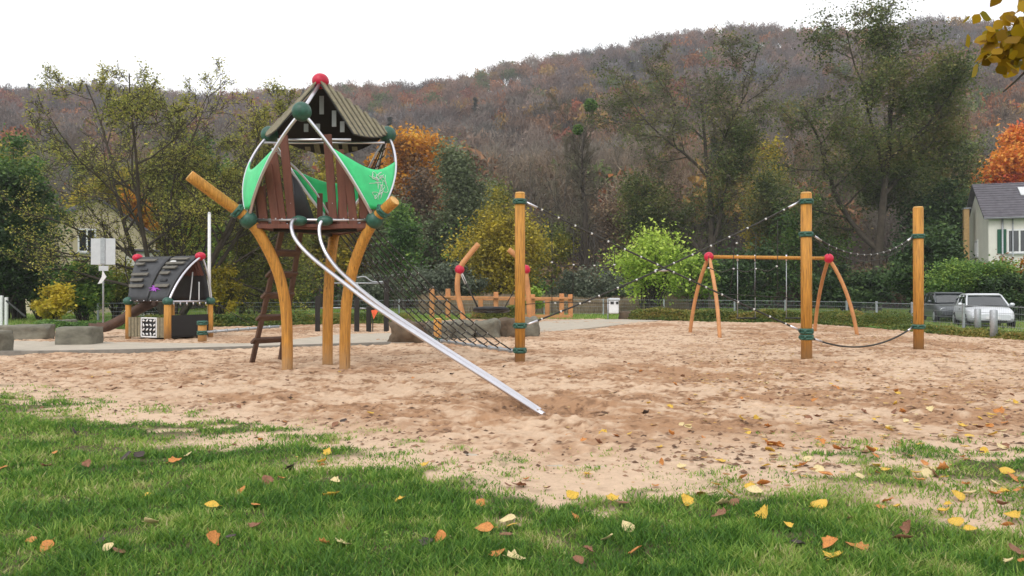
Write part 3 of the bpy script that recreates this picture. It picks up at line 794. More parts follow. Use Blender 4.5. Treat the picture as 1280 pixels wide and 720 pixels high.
# stickers: purple splat and white patch
q = roofsurf(A_, B_, .62, .78); u = (roofsurf(A_, B_, .7, .78)-q).normalized(); v = (roofsurf(A_, B_, .62, .70)-q).normalized(); nn = u.cross(v).normalized()
if nn.y > 0: nn = -nn
pts = []
for i in range(18):
    a = i/18*6.283; r = (.20 if i % 2 else .09)*(1+.25*math.sin(i*2.3)); pts.append(q+u*r*math.cos(a)*1.15+v*r*math.sin(a)*.8+nn*.05)
MB().extr(pts, nn*.006).build('purple_mark', M['purple'], ph)
q = roofsurf(A_, B_, .70, .22); pts = [q+u*.16*math.cos(i*.785)+v*.09*math.sin(i*.785)*(1+.2*(i % 2))+nn*.055 for i in range(8)]
MB().extr(pts, nn*.006).build('white_mark', M['white'], ph)
for (e, nm) in ((B_, 'gable_arc'), (C_, 'gable_arc')):
    b = e+V3(0, 0, ZB); a = rr2; o = (b-a); o.z = 0; o.normalize(); MB().tube(qbez(a+V3(.06, -.03, 0), (a+b)/2+o*(.24 if e is B_ else .10)+V3(.06, -.03, .22 if e is B_ else .08), b+V3(.05, -.05, 0), 12), .034, 8).build(nm, M['steel'], ph)
mb = MB().tube([B_+V3(0, 0, ZB), C_+V3(0, 0, ZB)], .03, 8); mb.tube([A_+V3(0, 0, ZB), D_+V3(0, 0, ZB)], .03, 8); mb.build('eave_tube', M['steel'], ph)
for i in range(6):
    c = A_.lerp(B_, .08+.17*i)+V3(0, -.04, ZB+.02); MB().ball(c, .022, nu=6, nv=4).build('bolt', M['steel'], ph)
    c = B_.lerp(C_, .12+.15*i)+V3(.03, -.03, ZB-.03); MB().tube([c, c-V3(0, 0, .09)], .02, 6).build('rail_clamp', M['steel'], ph)
mb = MB(); ap = rr2.lerp(rl, .1)
mb.tube(sagline(ap-V3(0, .1, .5), B_.lerp(C_, .5)+V3(0, 0, ZB), .05, 6), .02, 6); mb.tube(sagline(ap-V3(-.2, .1, .8), B_.lerp(C_, .72)+V3(0, 0, ZB), .05, 6), .02, 6); mb.build('inner_rope', M['sand' if 0 else 'bead'], ph)
# low front wall: boards with white lattice, dark right wall
ab = (B_-A_).normalized(); nab = V3(ab.y, -ab.x, 0); nab = nab if nab.y < 0 else -nab
for s_ in (.06, .145, .23, .315, .80, .88, .95):
    c = A_.lerp(B_, s_)+nab*.03; MB().box((c.x, c.y, .36), (.115, .035, .60), math.atan2(ab.y, ab.x), .006).build('wall_board', M['roofslat'], ph)
mb = MB(); c = A_.lerp(B_, .56)+nab*.03; an = math.atan2(ab.y, ab.x)
mb.box((c.x, c.y+.03, .36), (.66, .02, .58), an); mb.build('window_back', M['black'], ph)
mb = MB()
for dz in (-.28, .28): mb.box((c.x, c.y-.01, .36+dz), (.70, .03, .045), an, .004)
for dx in (-.33, .33): p = c+ab*dx; mb.box((p.x, p.y-.01, .36), (.045, .03, .60), an, .004)
rg = np.random.default_rng(4)
for i in range(4):
    for j in range(4):
        p = c+ab*(-.235+.157*i); a = [.6, -.6, 1.2, 0.1][(i*3+j*5+i*j) % 4]; mb.ball((p.x, p.y-.02, .36-.20+.135*j), .062, (1.0, .25, .5), 8, 5, Matrix.Rotation(an, 3, 'Z')@Matrix.Rotation(a, 3, 'Y'))
mb.build('lattice_window', M['white'], ph)
bc = (C_-B_).normalized(); c = B_.lerp(C_, .5); mb = MB().box((c.x, c.y, .42), (1.45, .03, .62), math.atan2(bc.y, bc.x)); mb.build('side_board', M['black'], ph)
mb = MB().prism([(p.x, p.y) for p in (A_, B_, C_, D_)], .06, .12); mb.build('floor', M['blackwood'], ph)
# slide of the playhouse
s0 = V3(-11.3, 25.3, 1.02); s1 = V3(-13.15, 25.1, .22)
cen = crom([s0, s0.lerp(s1, .25)+V3(0, 0, -.04), s0.lerp(s1, .5)+V3(0, 0, -.14), s0.lerp(s1, .78)+V3(0, 0, -.17), s1], 5)
d = (s1-s0); d.z = 0; d.normalize(); sdv = V3(-d.y, d.x, 0); rows = []
for c in cen: rows.append([c+sdv*.30+V3(0, 0, .24), c+sdv*.27, c+sdv*.1-V3(0, 0, .02), c-sdv*.1-V3(0, 0, .02), c-sdv*.27, c-sdv*.30+V3(0, 0, .24)])
MB().grid(rows, .03).build('slide_chute', M['ladder'], ph)
MB().box((-13.0, 25.1, .1), (.12, .5, .3), 0, .01).build('slide_foot', M['blackwood'], ph)
# balance rope stub post and steel bar right of it
xs_ = px_x(253, 22.8); t = thing('short_post', (xs_, 22.8, 0), 'low orange stump post with two green collars right of the playhouse', 'post')
MB().tube([(xs_, 22.8, -.1), (xs_, 22.8, .58)], .12, 16).build('shaft', M['post'], t)
for z_ in (.54, .26): collar(MB(), (xs_, 22.8, z_), .12, h=.09).build('collar', M['green'], t)
t = thing('balance_bar', (xs_+1.3, 22.9, .3), 'low horizontal steel bar leading right from the stump post', 'balance bar')
e_ = P(349, 408, 24.0); MB().tube([(xs_+.12, 22.8, .28), e_], .04, 10).build('bar', M['galv'], t)
for i in range(6):
    c = V3(xs_+.12, 22.8, .28).lerp(e_, .1+.15*i); MB().tube([c, c+V3(.06, 0, .005)], .052, 8).build('bar_clamp', M['galv'], t)
t = thing('guide_rope', (-8.2, 25.6, .8), 'thin slanting dark rope right of the playhouse', 'rope')
MB().tube([P(266, 377, 25.2), P(312, 404, 26)], .013, 5).tube([P(300, 374, 26), P(336, 398, 27)], .010, 5).build('strand', M['rope'], t)

# ------------------------------------------------------------------ black exercise posts
YB = 29.0; labs = ['shortest-standing black post, leftmost of the pull-up bars', 'black post at the left end of the pull-up bar', 'low black post right of the tower leg', 'tallest black post at the right end of the pull-up bar']
t = thing('exercise_frame', (px_x(440, YB), YB, 0), 'black timber exercise posts joined by thin steel bars behind the tower', 'exercise frame')
for (px_, top, base) in ((397, 370, 411), (446, 372, 414), (461, 383, 414), (483, 350, 413.5)):
    x_ = px_x(px_, YB); MB().box((x_, YB, (CAMH-(top-366)/1000*YB)/2-.05), (.17, .17, (CAMH-(top-366)/1000*YB)+.1), .3, .012).build('post', M['blackwood'], t)
mb = MB()
for a, b in (((416, 354), (483, 354)), ((397, 385), (446, 385)), ((446, 385), (461, 386))):
    mb.tube([P(*a, YB), P(*b, YB)], .026, 8)
mb.tube(crom([P(446, 347, YB), P(456, 346, YB), P(466, 352, YB), P(483, 352, YB)], 5), .022, 8)
mb.tube([P(447, 354, YB), P(447, 372, YB)], .026, 8)
mb.build('bar', M['galv'], t)
c = P(428, 381, YB); MB().box(c, (.09, .09, .3), 0, .01).build('pad', M['bar_wood'], t)
t = thing('pennant', P(470, 393, YB), 'small orange-red triangular plate beside the low black post', 'plate')
MB().extr([P(464, 388, YB-.2), P(474, 386, YB-.2), P(467, 399, YB-.2)], (0, .03, 0)).build('plate', M['orangered'], t)
MB().tube([P(466, 398, YB-.19), P(466, 415, YB-.19)], .02, 6).build('stake', M['blackwood'], t)

# ------------------------------------------------------------------ timber rail fence at the back
YF = 44.0; t = thing('timber_fence', (px_x(625, YF), YF, 0), 'orange-brown timber post and rail fence behind the nest swing', 'fence')
for px_, top in ((540, 361), (560, 361), (600, 372), (620, 365), (640, 372), (666, 368), (685, 372), (702, 367), (713, 368)):
    x_ = px_x(px_, YF); z1 = CAMH-(top-366)/1000*YF; yy_ = YF+(.9 if px_ in (600, 640, 685) else 0)
    MB().box((x_, yy_, z1/2-.05), (.26, .26, z1+.1), 0, .02).build('post', M['bar_wood'], t)
mb = MB(); beam(mb, P(545, 371, YF-.2), P(715, 373, YF-.2), .10, .26, .01, up=(0, -1, 0)); mb.build('rail', M['bar_wood'], t)
mb = MB(); beam(mb, P(543, 374, YF+1.15), P(716, 375, YF+1.15), .10, .2, .01, up=(0, -1, 0)); mb.build('rail', M['bar_wood'], t)
mb = MB(); beam(mb, P(590, 395, YF-.25), P(716, 396, YF-.25), .2, .22, .01, up=(0, -1, 0)); mb.build('base_board', M['bar_wood'], t)

# ------------------------------------------------------------------ stones
def stone(label, x, y, w, d, h, rot, m, seed, group, name='boulder', bev=.06, rough=.035):
    t_mb = MB(); rg_ = random.Random(seed); n = 7; nzz = 5
    import bmesh
    bm = bmesh.new(); bmesh.ops.create_cube(bm, size=1)
    bmesh.ops.subdivide_edges(bm, edges=bm.edges[:], cuts=6, use_grid_fill=True)
    for v in bm.verts:
        p = v.co; 
        q = Vector((abs(p.x)*2, abs(p.y)*2, abs(p.z)*2)); k = sum(1 for c in q if c > .99)
        sh = .0
        if k >= 2: sh = bev
        nzv = mnoise.noise_vector(Vector((p.x*1.7+seed*3.1, p.y*1.7, p.z*1.7)))*rough*2.2+mnoise.noise_vector(Vector((p.x*5+seed, p.y*5, p.z*5)))*rough
        f = Vector((1-sh/w if k >= 2 else 1, 1-sh/d if k >= 2 else 1, 1-sh/h if k >= 2 else 1))
        v.co = Vector((p.x*w*f.x, p.y*d*f.y, p.z*h*f.z+h/2-.06))+nzv
    me = bpy.data.meshes.new(name); bm.to_mesh(me); bm.free(); me.materials.append(m)
    for p_ in me.polygons: p_.use_smooth = True
    o = bpy.data.objects.new(name, me); o.location = (x, y, 0); o.rotation_euler = (0, 0, rot); link(o); return tag(o, label, 'stone', group)
g_ = 'boulders lining the path'
for i, (pa, pb, tp, bs, dd, mm, lab) in enumerate(((490, 529, 403, 430, .9, 'stone_warm', 'reddish-brown squared boulder, nearest to the slide'), (529, 563, 403, 427, .8, 'stone', 'grey boulder half hidden behind the short net post'), (563, 593, 402, 425, .8, 'stone', 'grey boulder in the middle of the row behind the net'),
      (593, 623, 401, 424, .8, 'stone', 'grey boulder left of the darker pair beside the net post'), (622, 650, 400, 422, .8, 'stone_warm', 'brownish boulder directly left of the net post'), (649, 673, 398, 422, .9, 'stone', 'end boulder of the row, right of the net post'))):
    Yb = 1400/(bs-366); stone(lab, px_x((pa+pb)/2, Yb+.35), Yb+.4, (pb-pa)/1000*Yb*1.03, dd, (bs-tp)/1000*Yb+.06, .03*i-.08, M[mm], i+3, g_, bev=.06, rough=.06)
for i in range(4):
    x0 = -15.6-1.05+(-i)*1.75; stone(['low grey wall stone next to the pale block', 'second wall stone left of the pale block', 'long wall stone near the left fence posts', 'wall stone at the left picture edge'][i], x0+2.0, 23.9+.05*i, 1.74, .6, .50, .0, M['stone'], 20+i, 'stones of the low wall', 'wall_stone', .05, .03)
stone('pale grey-green squared stone block beside the playhouse slide', px_x(100, 21.3), 21.3, .92, .85, .56, .12, M['stone'], 31, None, 'stone_block', .03, .012)
stone('stone block cut by the left picture edge', px_x(-13, 18.4), 18.4, .75, .7, .60, .0, M['stone'], 32, None, 'stone_block', .03, .015)
stone('small stump-like stone on the lawn behind the low wall', px_x(83, 31), 31, .60, .5, .42, .1, M['stone'], 33, None, 'stone_block', .04, .03)
for i in range(3):
    stone(['dark wall stone just right of the litter bin', 'dark wall stone in the middle of the back kerb', 'dark wall stone nearest the swing leg'][i], 6.15+i*1.22, 41.4-.35*i, 1.22, .5, .48, -.27, M['stone_warm'], 40+i, 'stones of the back wall', 'wall_stone', .05, .03)
# ------------------------------------------------------------------ paths
def pathmesh(front, back, name, z=.05):
    mb = MB(); f = [G(*p) for p in front]; b = [G(*p) for p in back]
    f = crom(f, 4); b = crom(b, 4); n = min(len(f), len(b)); f = f[:n]; b = b[:n]
    def up(p, dz): return V3(p.x, p.y, dz)
    rows = [[up(p, -.1) for p in f], [up(p, z) for p in f], [up(p, z+.0) for p in b], [up(p, -.1) for p in b]]
    mb.grid(rows, 0, False); o = mb.build(name, M['concrete']); return tag(o, kind='structure')
pathmesh([(-160, 444), (0, 442.5), (120, 441), (240, 438), (330, 435.5), (420, 432.5), (490, 430.5)], [(-160, 429), (0, 428), (120, 429), (240, 431), (330, 430), (420, 420), (490, 418)], 'path', .045)
pathmesh([(490, 430.5), (570, 428), (660, 418), (735, 411.5), (790, 405), (845, 399.7)], [(490, 418), (560, 414), (650, 405), (690, 402), (760, 400), (835, 398.3)], 'path', .041)
mb = MB(); kp_ = [G(*p) for p in ((-160, 445), (0, 443.6), (120, 442), (240, 439), (330, 436.5), (420, 433.5), (488, 431.5))]; kk = crom(kp_, 5)
for a, b in zip(kk, kk[1:]): beam(mb, a+V3(0, 0, .02), b+V3(0, 0, .02), .07, .14, .006)
tag(mb.build('kerb', M['kerb']), kind='structure')
# exposed concrete edge in the foreground
mb = MB()
for a, b in (((-.75, 6.95), (-.25, 6.75)), ((.15, 6.4), (.75, 6.28)), ((.82, 6.27), (1.45, 6.2)), ((1.6, 6.2), (2.2, 6.25))):
    beam(mb, V3(*a, .005), V3(*b, .008), .06, .05, .008)
tag(mb.build('kerb', M['concrete']), kind='structure')
# ------------------------------------------------------------------ road, drive
mb = MB().prism([(14.9, 29), (48, 30), (60, 38), (18, 37.5)], -.2, -.045); tag(mb.build('road', mat('asphalt', (.06, .06, .06), .9, var=.2)), kind='structure')
# ------------------------------------------------------------------ wire fence
def wire_fence(pts, label, h=1.0, pw=.07, spacing=3.8, special=None):
    t = thing('wire_fence', V3(*pts[0], 0), label, 'fence'); mb = MB(); dist = 0
    for (a, b) in zip(pts, pts[1:]):
        a = V3(*a, 0); b = V3(*b, 0); L = (b-a).length; n = max(1, round(L/spacing)); d = (b-a)/L; ang_ = math.atan2(d.y, d.x)
        for i in range(n):
            p = a.lerp(b, i/n); MB().box((p.x, p.y, h/2-.02), (pw, pw, h+.1), ang_, .006).build('post', M['galv'], t)
        for k_ in range(5): mb.tube([a+V3(0, 0, .12+k_*(h-.16)/4), b+V3(0, 0, .12+k_*(h-.16)/4)], .006 if k_ < 4 else .012, 4, caps=False)
        m_ = int(L/.12)
        for i in range(m_):
            p = a.lerp(b, (i+.5)/m_); mb.tube([p+V3(0, 0, .08), p+V3(0, 0, h-.04)], .0025, 3, caps=False)
    e = V3(*pts[-1], 0); MB().box((e.x, e.y, h/2-.02), (pw, pw, h+.1), 0, .006).build('post', M['galv'], t)
    mb.build('wire_panel', M['galv'], t); return t
wire_fence([(15.6, 17.5), (15.35, 23.6), (15.8, 31.6), (15.9, 38), (12.8, 46), (9.3, 49), (2, 50), (-2, 49), (-6.5, 46), (-10, 43)], 'low grey wire fence behind the right half of the sand', 1.0, .08)
for i, (px_, Y, h, w_) in enumerate(((1242, 24.4, .88, .22), (1222, 26.3, .88, .2))):
    x_ = px_x(px_, Y); o = MB().tube([(x_, Y, -.1), (x_, Y, h*.97), (x_, Y, h)], [w_/2, w_/2, w_/2*.8], 10).build('fence_post', M['galv']); 
    o2 = tag(o, ['thick grey round fence post nearest the right picture edge', 'thick grey round fence post left of the nearest one'][i], 'post', 'thick grey fence posts')
wire_fence([(-10, 41), (-14, 38.5), (-19.4, 37.5)], 'low grey wire fence behind the playhouse', .95, .08)
for i, px_ in enumerate((2, 8)):
    Y = 31.5; x_ = px_x(px_, Y); o = MB().box((x_, Y, .62), (.10, .10, 1.34 if i == 0 else 1.2), 0, .01).build('gate_post', M['white']); tag(o, ['taller white gate post at the left picture edge', 'shorter white gate post right of its taller neighbour'][i], 'post', 'white gate posts')
mb = MB(); beam(mb, P(8, 376, 31.4), P(32, 396, 30.5), .06, .06, .01); o = mb.build('barrier_pole', M['black']); tag(o, 'black slanting pole leaning on the white gate posts', 'pole')
# ------------------------------------------------------------------ sign, pole, bin
t = thing('traffic_sign', (px_x(129, 28.5), 28.5, 0), 'square sign on a grey pole seen from behind, with a torn white note', 'sign'); x_ = px_x(129, 28.5)
MB().tube([(x_, 28.5, -.1), (x_, 28.5, 3.32)], .032, 10).build('pole', M['galv'], t)
c = P(129.5, 314.5, 28.46); MB().box((c.x, 28.42, c.z), (.87, .012, .93), 0, .004).build('board', M['greyface'], t)
mb = MB().box((c.x, 28.40, c.z+.02), (.16, .03, .92), 0, .004); mb.build('channel', M['galv'], t)
MB().box((c.x+.02, 28.41, c.z-.60), (.34, .01, .18), 0, .003).build('small_plate', M['greyface'], t)
a = [P(128, 338, 28.3), P(133, 346, 28.3), P(127, 354, 28.3), P(122, 355, 28.3), P(127, 346, 28.3)]; MB().extr(a, (0, .01, 0)).build('paper_note', M['white'], t)
xp_ = px_x(261.5, 32); t = thing('white_pole', (xp_, 32, 0), 'thin white flagpole standing behind the playhouse', 'pole')
MB().tube([(xp_, 32, -.1), (xp_, 32, 4.58)], [.07, .06], 10).build('pole', M['white'], t); MB().tube([(xp_, 32, 4.58), (xp_, 32, 4.63)], [.07, .03], 10).build('pole_cap', M['white'], t)
t = thing('litter_bin', (px_x(767, 41), 41, 0), 'white and grey litter bin on a post at the end of the path', 'bin'); x_ = px_x(767, 41)
MB().box((x_, 41, .66), (.50, .36, .66), 0, .05).build('body', M['white'], t)
MB().box((x_+.02, 41, 1.06), (.56, .42, .14), 0, .04).build('lid', M['greyface'], t)
mb = MB().box((x_-.10, 40.80, .88), (.17, .03, .13), 0, .02); mb.box((x_+.16, 40.80, .88), (.13, .03, .13), 0, .02); mb.build('opening', M['black'], t)
MB().tube([(x_-.29, 41, -.1), (x_-.29, 41, 1.1)], .035, 8).build('post', M['galv'], t)
# ------------------------------------------------------------------ houses
def house(name, label, loc, w, d, eave, ridge, rot, wallm, roofm, wins, gable_over=.3, extra=None):
    """w along local x (ridge direction), d along local y; front faces local -y"""
    t = thing(name, loc, label, 'house'); L = Matrix.Translation(Vector(loc))@Matrix.Rotation(rot, 4, 'Z'); M3 = Matrix.Rotation(rot, 3, 'Z')
    def W(x, y, z): return L@Vector((x, y, z))
    mb = MB(); prof = [(-d/2, -.5), (d/2, -.5), (d/2, eave), (0, ridge-.12), (-d/2, eave)]
    mb.extr([W(-w/2, y, z) for y, z in prof], M3@Vector((w, 0, 0))); mb.build('wall', wallm, t)
    rf = None
    for s_ in (-1, 1):
        m_ = MB(); sl = (ridge-eave)/(d/2); ye = s_*(d/2+.45); ze = eave-.45*sl+.05
        a = [W(-w/2-gable_over, 0, ridge), W(-w/2-gable_over, ye, ze), W(-w/2-gable_over, ye, ze-.16), W(-w/2-gable_over, 0, ridge-.18)]
        m_.extr(a, M3@Vector((w+2*gable_over, 0, 0))); r_ = m_.build('roof', roofm, t)
        if s_ < 0: rf = r_
        m_ = MB().tube([W(-w/2-gable_over, ye-.06*-s_*-1, ze-.08), W(w/2+gable_over, ye-.06*-s_*-1, ze-.08)], .07, 8); m_.build('gutter', M['galv'], t)
        # rows of tiles
        m_ = MB(); nrow = int((d/2+.45)/math.cos(math.atan(sl))/.34)
        for k_ in range(nrow):
            f = (k_+.5)/nrow; y = ye*f; z = ridge+(ze-ridge)*f
            beam(m_, W(-w/2-gable_over+.01, y, z+.018), W(w/2+gable_over-.01, y, z+.018), .05, .035, .0)
        m_.build('tile_row', roofm, t)
    for (face, u, z, ww, wh, sh) in wins:
        if face == 'front': c = Vector((u, -d/2, z)); ax = Vector((1, 0, 0)); nn_ = Vector((0, -1, 0))
        elif face == 'left': c = Vector((-w/2, u, z)); ax = Vector((0, 1, 0)); nn_ = Vector((-1, 0, 0))
        else: c = Vector((w/2, u, z)); ax = Vector((0, 1, 0)); nn_ = Vector((1, 0, 0))
        ra = rot+(0 if face == 'front' else R(90))
        f_ = MB()
        for dz in (-wh/2, wh/2): f_.box(L@(c+Vector((0, 0, dz))+nn_*.02), (ww+.14, .09, .11), ra)
        for du in (-ww/2, 0, ww/2): f_.box(L@(c+ax*du+nn_*.02), (.10, .09, wh-.08), ra)
        wo_ = f_.build('window', M['white'], t)
        MB().box(L@(c+nn_*.004), (ww-.02, .03, wh-.02), ra).build('pane', M['glass'], wo_)
        MB().box(L@(c+nn_*.07+Vector((0, 0, -wh/2-.10))), (ww+.3, .16, .05), ra).build('sill', M['greyface'], wo_)
        if sh:
            for s_ in (-1, 1):
                b_ = MB(); b_.box(L@(c+ax*s_*(ww/2+.36)+nn_*.05), (.52, .05, wh+.12), ra, .01)
                for k_ in range(7): b_.box(L@(c+ax*s_*(ww/2+.36)+nn_*.085+Vector((0, 0, -wh/2+.1+k_*(wh-.2)/6))), (.42, .03, .04), ra)
                b_.build('shutter', M['shutter'], t)
    return t, W, rot
wh_, W, _r = house('white_house', 'white house with grey tiled roof and dark green shutters at the right edge', (37.9, 55.7, 0), 9.6, 7.2, 6.75, 9.2, -.35, M['wallwhite'], M['rooftile'],
    [('front', -3.0, 4.85, 1.35, 1.5, True), ('front', 1.2, 4.85, 1.3, 1.5, True), ('front', -3.0, 1.7, 1.3, 1.4, True), ('left', .3, 4.6, .9, 1.1, False)], .35)
sk = MB(); p = W(-2.0, -1.2, 8.42); sl_ = math.atan((9.2-6.75)/3.6)
sk.box(p, (.95, 1.15, .10), Matrix.Rotation(_r, 3, 'Z')@Matrix.Rotation(sl_, 3, 'X')); sk.build('skylight', M['lamp'], wh_)
mb = MB(); mb.tube([W(-4.0, -3.72, 6.55), W(-4.0, -3.72, 0)], .06, 8); mb.tube([W(-3.4, -3.72, 6.55), W(-3.4, -3.72, 0)], .04, 8); mb.build('downpipe', M['galv'], wh_)
t = thing('tan_chimney', W(-5.35, .8, 0), 'tall tan timber-clad stack against the left wall of the white house', 'chimney'); mb = MB()
for k_ in range(3): mb.box(W(-5.05+.01*k_-.35, .6+.22*k_, 3.7), (.34, .21, 7.6), _r, .01)
mb.build('cladding', M['tan'], t)
MB().box(W(-5.35, .82, 7.53), (.5, .8, .08), _r, .01).build('cap', M['galv'], t)
ch_, W, _r = house('cream_house', 'cream house with grey roof half hidden behind the wide fruit tree', (-31.3, 58.1, 0), 10.5, 7.5, 5.4, 7.9, -.9, M['wallcream'], M['rooftile'],
    [('front', 1.5, 3.4, 1.2, 1.3, False), ('front', -2.0, 3.4, 1.2, 1.3, False), ('right', -.6, 4.9, 1.0, 1.5, False), ('right', -.6, 1.6, 1.2, 1.2, False)], .3)
mb = MB().box(W(1.0, .6, 7.8), (.6, .6, 1.3), _r, .02); mb.build('chimney', M['stone_warm'], ch_)
t = thing('garden_shed', P(181, 330, 50).to_tuple()[:2]+(0,), 'small white garden shed with flat grey roof behind the fruit tree', 'shed'); c = P(181, 330, 50)
MB().box((c.x, 50, 1.9), (1.5, 2.5, 4.0), .1, .03).build('wall', M['wallwhite'], t); MB().box((c.x, 50, 3.98), (1.8, 2.9, .16), .1, .03).build('roof', M['rooftile'], t)
MB().box((c.x, 48.7, 1.2), (.8, .06, 2.0), .1, .01).build('door', M['galv'], t)
# ------------------------------------------------------------------ cars
def car(label, loc, yaw, paint, van=False):
    t = thing('parked_car', loc, label, 'car'); L = Matrix.Translation(Vector(loc))@Matrix.Rotation(yaw, 4, 'Z'); M3 = Matrix.Rotation(yaw, 3, 'Z')
    def W(x, y, z): return L@Vector((x, y, z))       # +x = nose
    LN = 4.4; HW = .86
    # body: stations along x  (x, z_bottom, z_top(belt), halfwidth)
    st = [(-2.2, .42, .74, .66), (-2.12, .30, .90, .77), (-1.7, .24, .95, .84), (-.9, .22, .94, .86), (0, .22, .93, .86), (.8, .22, .92, .86), (1.2, .24, .88, .85), (1.75, .26, .78, .82), (2.08, .28, .70, .74), (2.2, .36, .60, .62)]
    rows = []
    for (x, zb, zt, hw) in st:
        r_ = []
        for (fy, fz) in ((0, 0), (.80, 0), (.97, .12), (1.0, .38), (.99, .62), (.96, .86), (.88, .97), (.60, 1.02), (0, 1.05)): r_.append((x, hw*fy, zb+(zt-zb)*fz))
        rows.append([W(x_, -y_, z_) for x_, y_, z_ in r_]+[W(x_, y_, z_) for x_, y_, z_ in r_[::-1][1:]])
    mb = MB().grid(rows, 0, True)
    for e in (rows[0], rows[-1]): mb.add(e, [tuple(range(len(e)))])
    body = mb.build('body', paint, t)
    # greenhouse
    top = 1.37 if not van else 1.62
    gh = [(-2.12, .93, .93, .70), (-1.80, .93, top-.12, .66), (-.9, .93, top, .66), (0, .93, top, .66), (.35, .92, top-.05, .66), (1.15, .90, .93, .72)]
    rows = []
    for (x, zb, zt, hw) in gh:
        h = zt-zb; rr = [(x, .78, zb), (x, .78-.10*min(1, h*2), zb+h*.8), (x, .58 if h > .1 else .70, zt), (x, 0, zt+.02)]
        rows.append([W(a, -b, c) for a, b, c in rr]+[W(a, b, c) for a, b, c in rr[::-1][1:]])
    MB().grid(rows, 0, False).build('window_glass', M['glass'], t)
    mb = MB(); mb.grid([[W(x, s_*.60, z) for s_ in (-1, -.5, 0, .5, 1)] for x, z in ((-1.82, top-.08), (-.9, top+.035), (0, top+.035), (.38, top-.02))], .03, True)
    for s_ in (-1, 1):
        mb.tube([W(1.14, s_*.75, .93), W(.75, s_*.69, top-.24), W(.36, s_*.62, top-.03), W(0, s_*.62, top+.01), (W(-.9, s_*.62, top+.01)), W(-1.80, s_*.62, top-.09), W(-2.12, s_*.72, .94)], .035, 6)
        mb.tube([W(-.25, s_*.785, .92), W(-.25, s_*.62, top)], .035, 6); mb.tube([W(-1.05, s_*.785, .92), W(-1.1, s_*.62, top-.02)], .045, 6)
    mb.build('roof', paint, t)
    for x in (1.38, -1.32):
        for s_ in (-1, 1):
            c = W(x, s_*.80, .31); ax = M3@Vector((0, s_, 0)); w_ = MB().tube([c-ax*.12, c-ax*.11, c+ax*.06, c+ax*.085], [.27, .31, .31, .28], 20).build('wheel', M['tyre'], t)
            m_ = MB().tube([c+ax*.08, c+ax*.10], [.20, .18], 16); m_.build('rim', M['galv'], w_)
    for s_ in (-1, 1):
        MB().ball(W(2.03, s_*.58, .62), .13, (.55, 1.25, .72), 12, 8, M3).build('headlight', M['lamp'], t)
        MB().ball(W(.78, s_*.93, .98), .10, (.6, 1.0, .75), 10, 7, M3).build('mirror', paint, t)
        MB().box(W(.1, s_*.868, .78), (.16, .02, .03), yaw).build('door_handle', M['black'], t)
    MB().box(W(2.15, 0, .56), (.07, .62, .12), yaw, .02).build('grille', M['black'], t)
    MB().box(W(2.16, 0, .36), (.08, 1.0, .10), yaw, .02).build('air_intake', M['black'], t)
    MB().box(W(2.215, 0, .46), (.02, .50, .11), yaw, .003).build('number_plate', M['white'], t)
    MB().box(W(2.14, 0, .455), (.10, 1.40, .05), yaw, .02).build('bumper_strip', paint, t)
    return t
car('silver saloon car parked nose to the playground behind the wire fence', (19.75, 33.6, -.06), R(-111), M['carpaint'])
car('darker grey car mostly hidden behind the silver saloon', (21.0, 38.6, -.0), R(-106), M['carpaint2'])
# ------------------------------------------------------------------ vegetation tools
def tubes_np(pts, rad, k=3):
    """pts (n,s,3), rad (n,s) -> V,F"""
    n, s, _ = pts.shape
    T = np.gradient(pts, axis=1); T /= np.linalg.norm(T, axis=2, keepdims=True)+1e-9
    D = pts[:, -1]-pts[:, 0]; D /= np.linalg.norm(D, axis=1, keepdims=True)+1e-9
    ref = np.where(np.abs(D[:, 2:3]) < .8, np.array([[0, 0, 1.]]), np.array([[1., 0, 0]]))
    U = np.cross(T, ref[:, None]); U /= np.linalg.norm(U, axis=2, keepdims=True)+1e-9
    W = np.cross(T, U); a = np.arange(k)/k*2*np.pi
    ring = pts[:, :, None]+(U[:, :, None]*np.cos(a)[None, None, :, None]+W[:, :, None]*np.sin(a)[None, None, :, None])*rad[:, :, None, None]
    V = ring.reshape(-1, 3)
    b = (np.arange(n)[:, None, None]*s+np.arange(s-1)[None, :, None])*k; j = np.arange(k)[None, None]
    F = np.stack([b+j, b+(j+1) % k, b+k+(j+1) % k, b+k+j], -1).reshape(-1, 4)
    return V, F
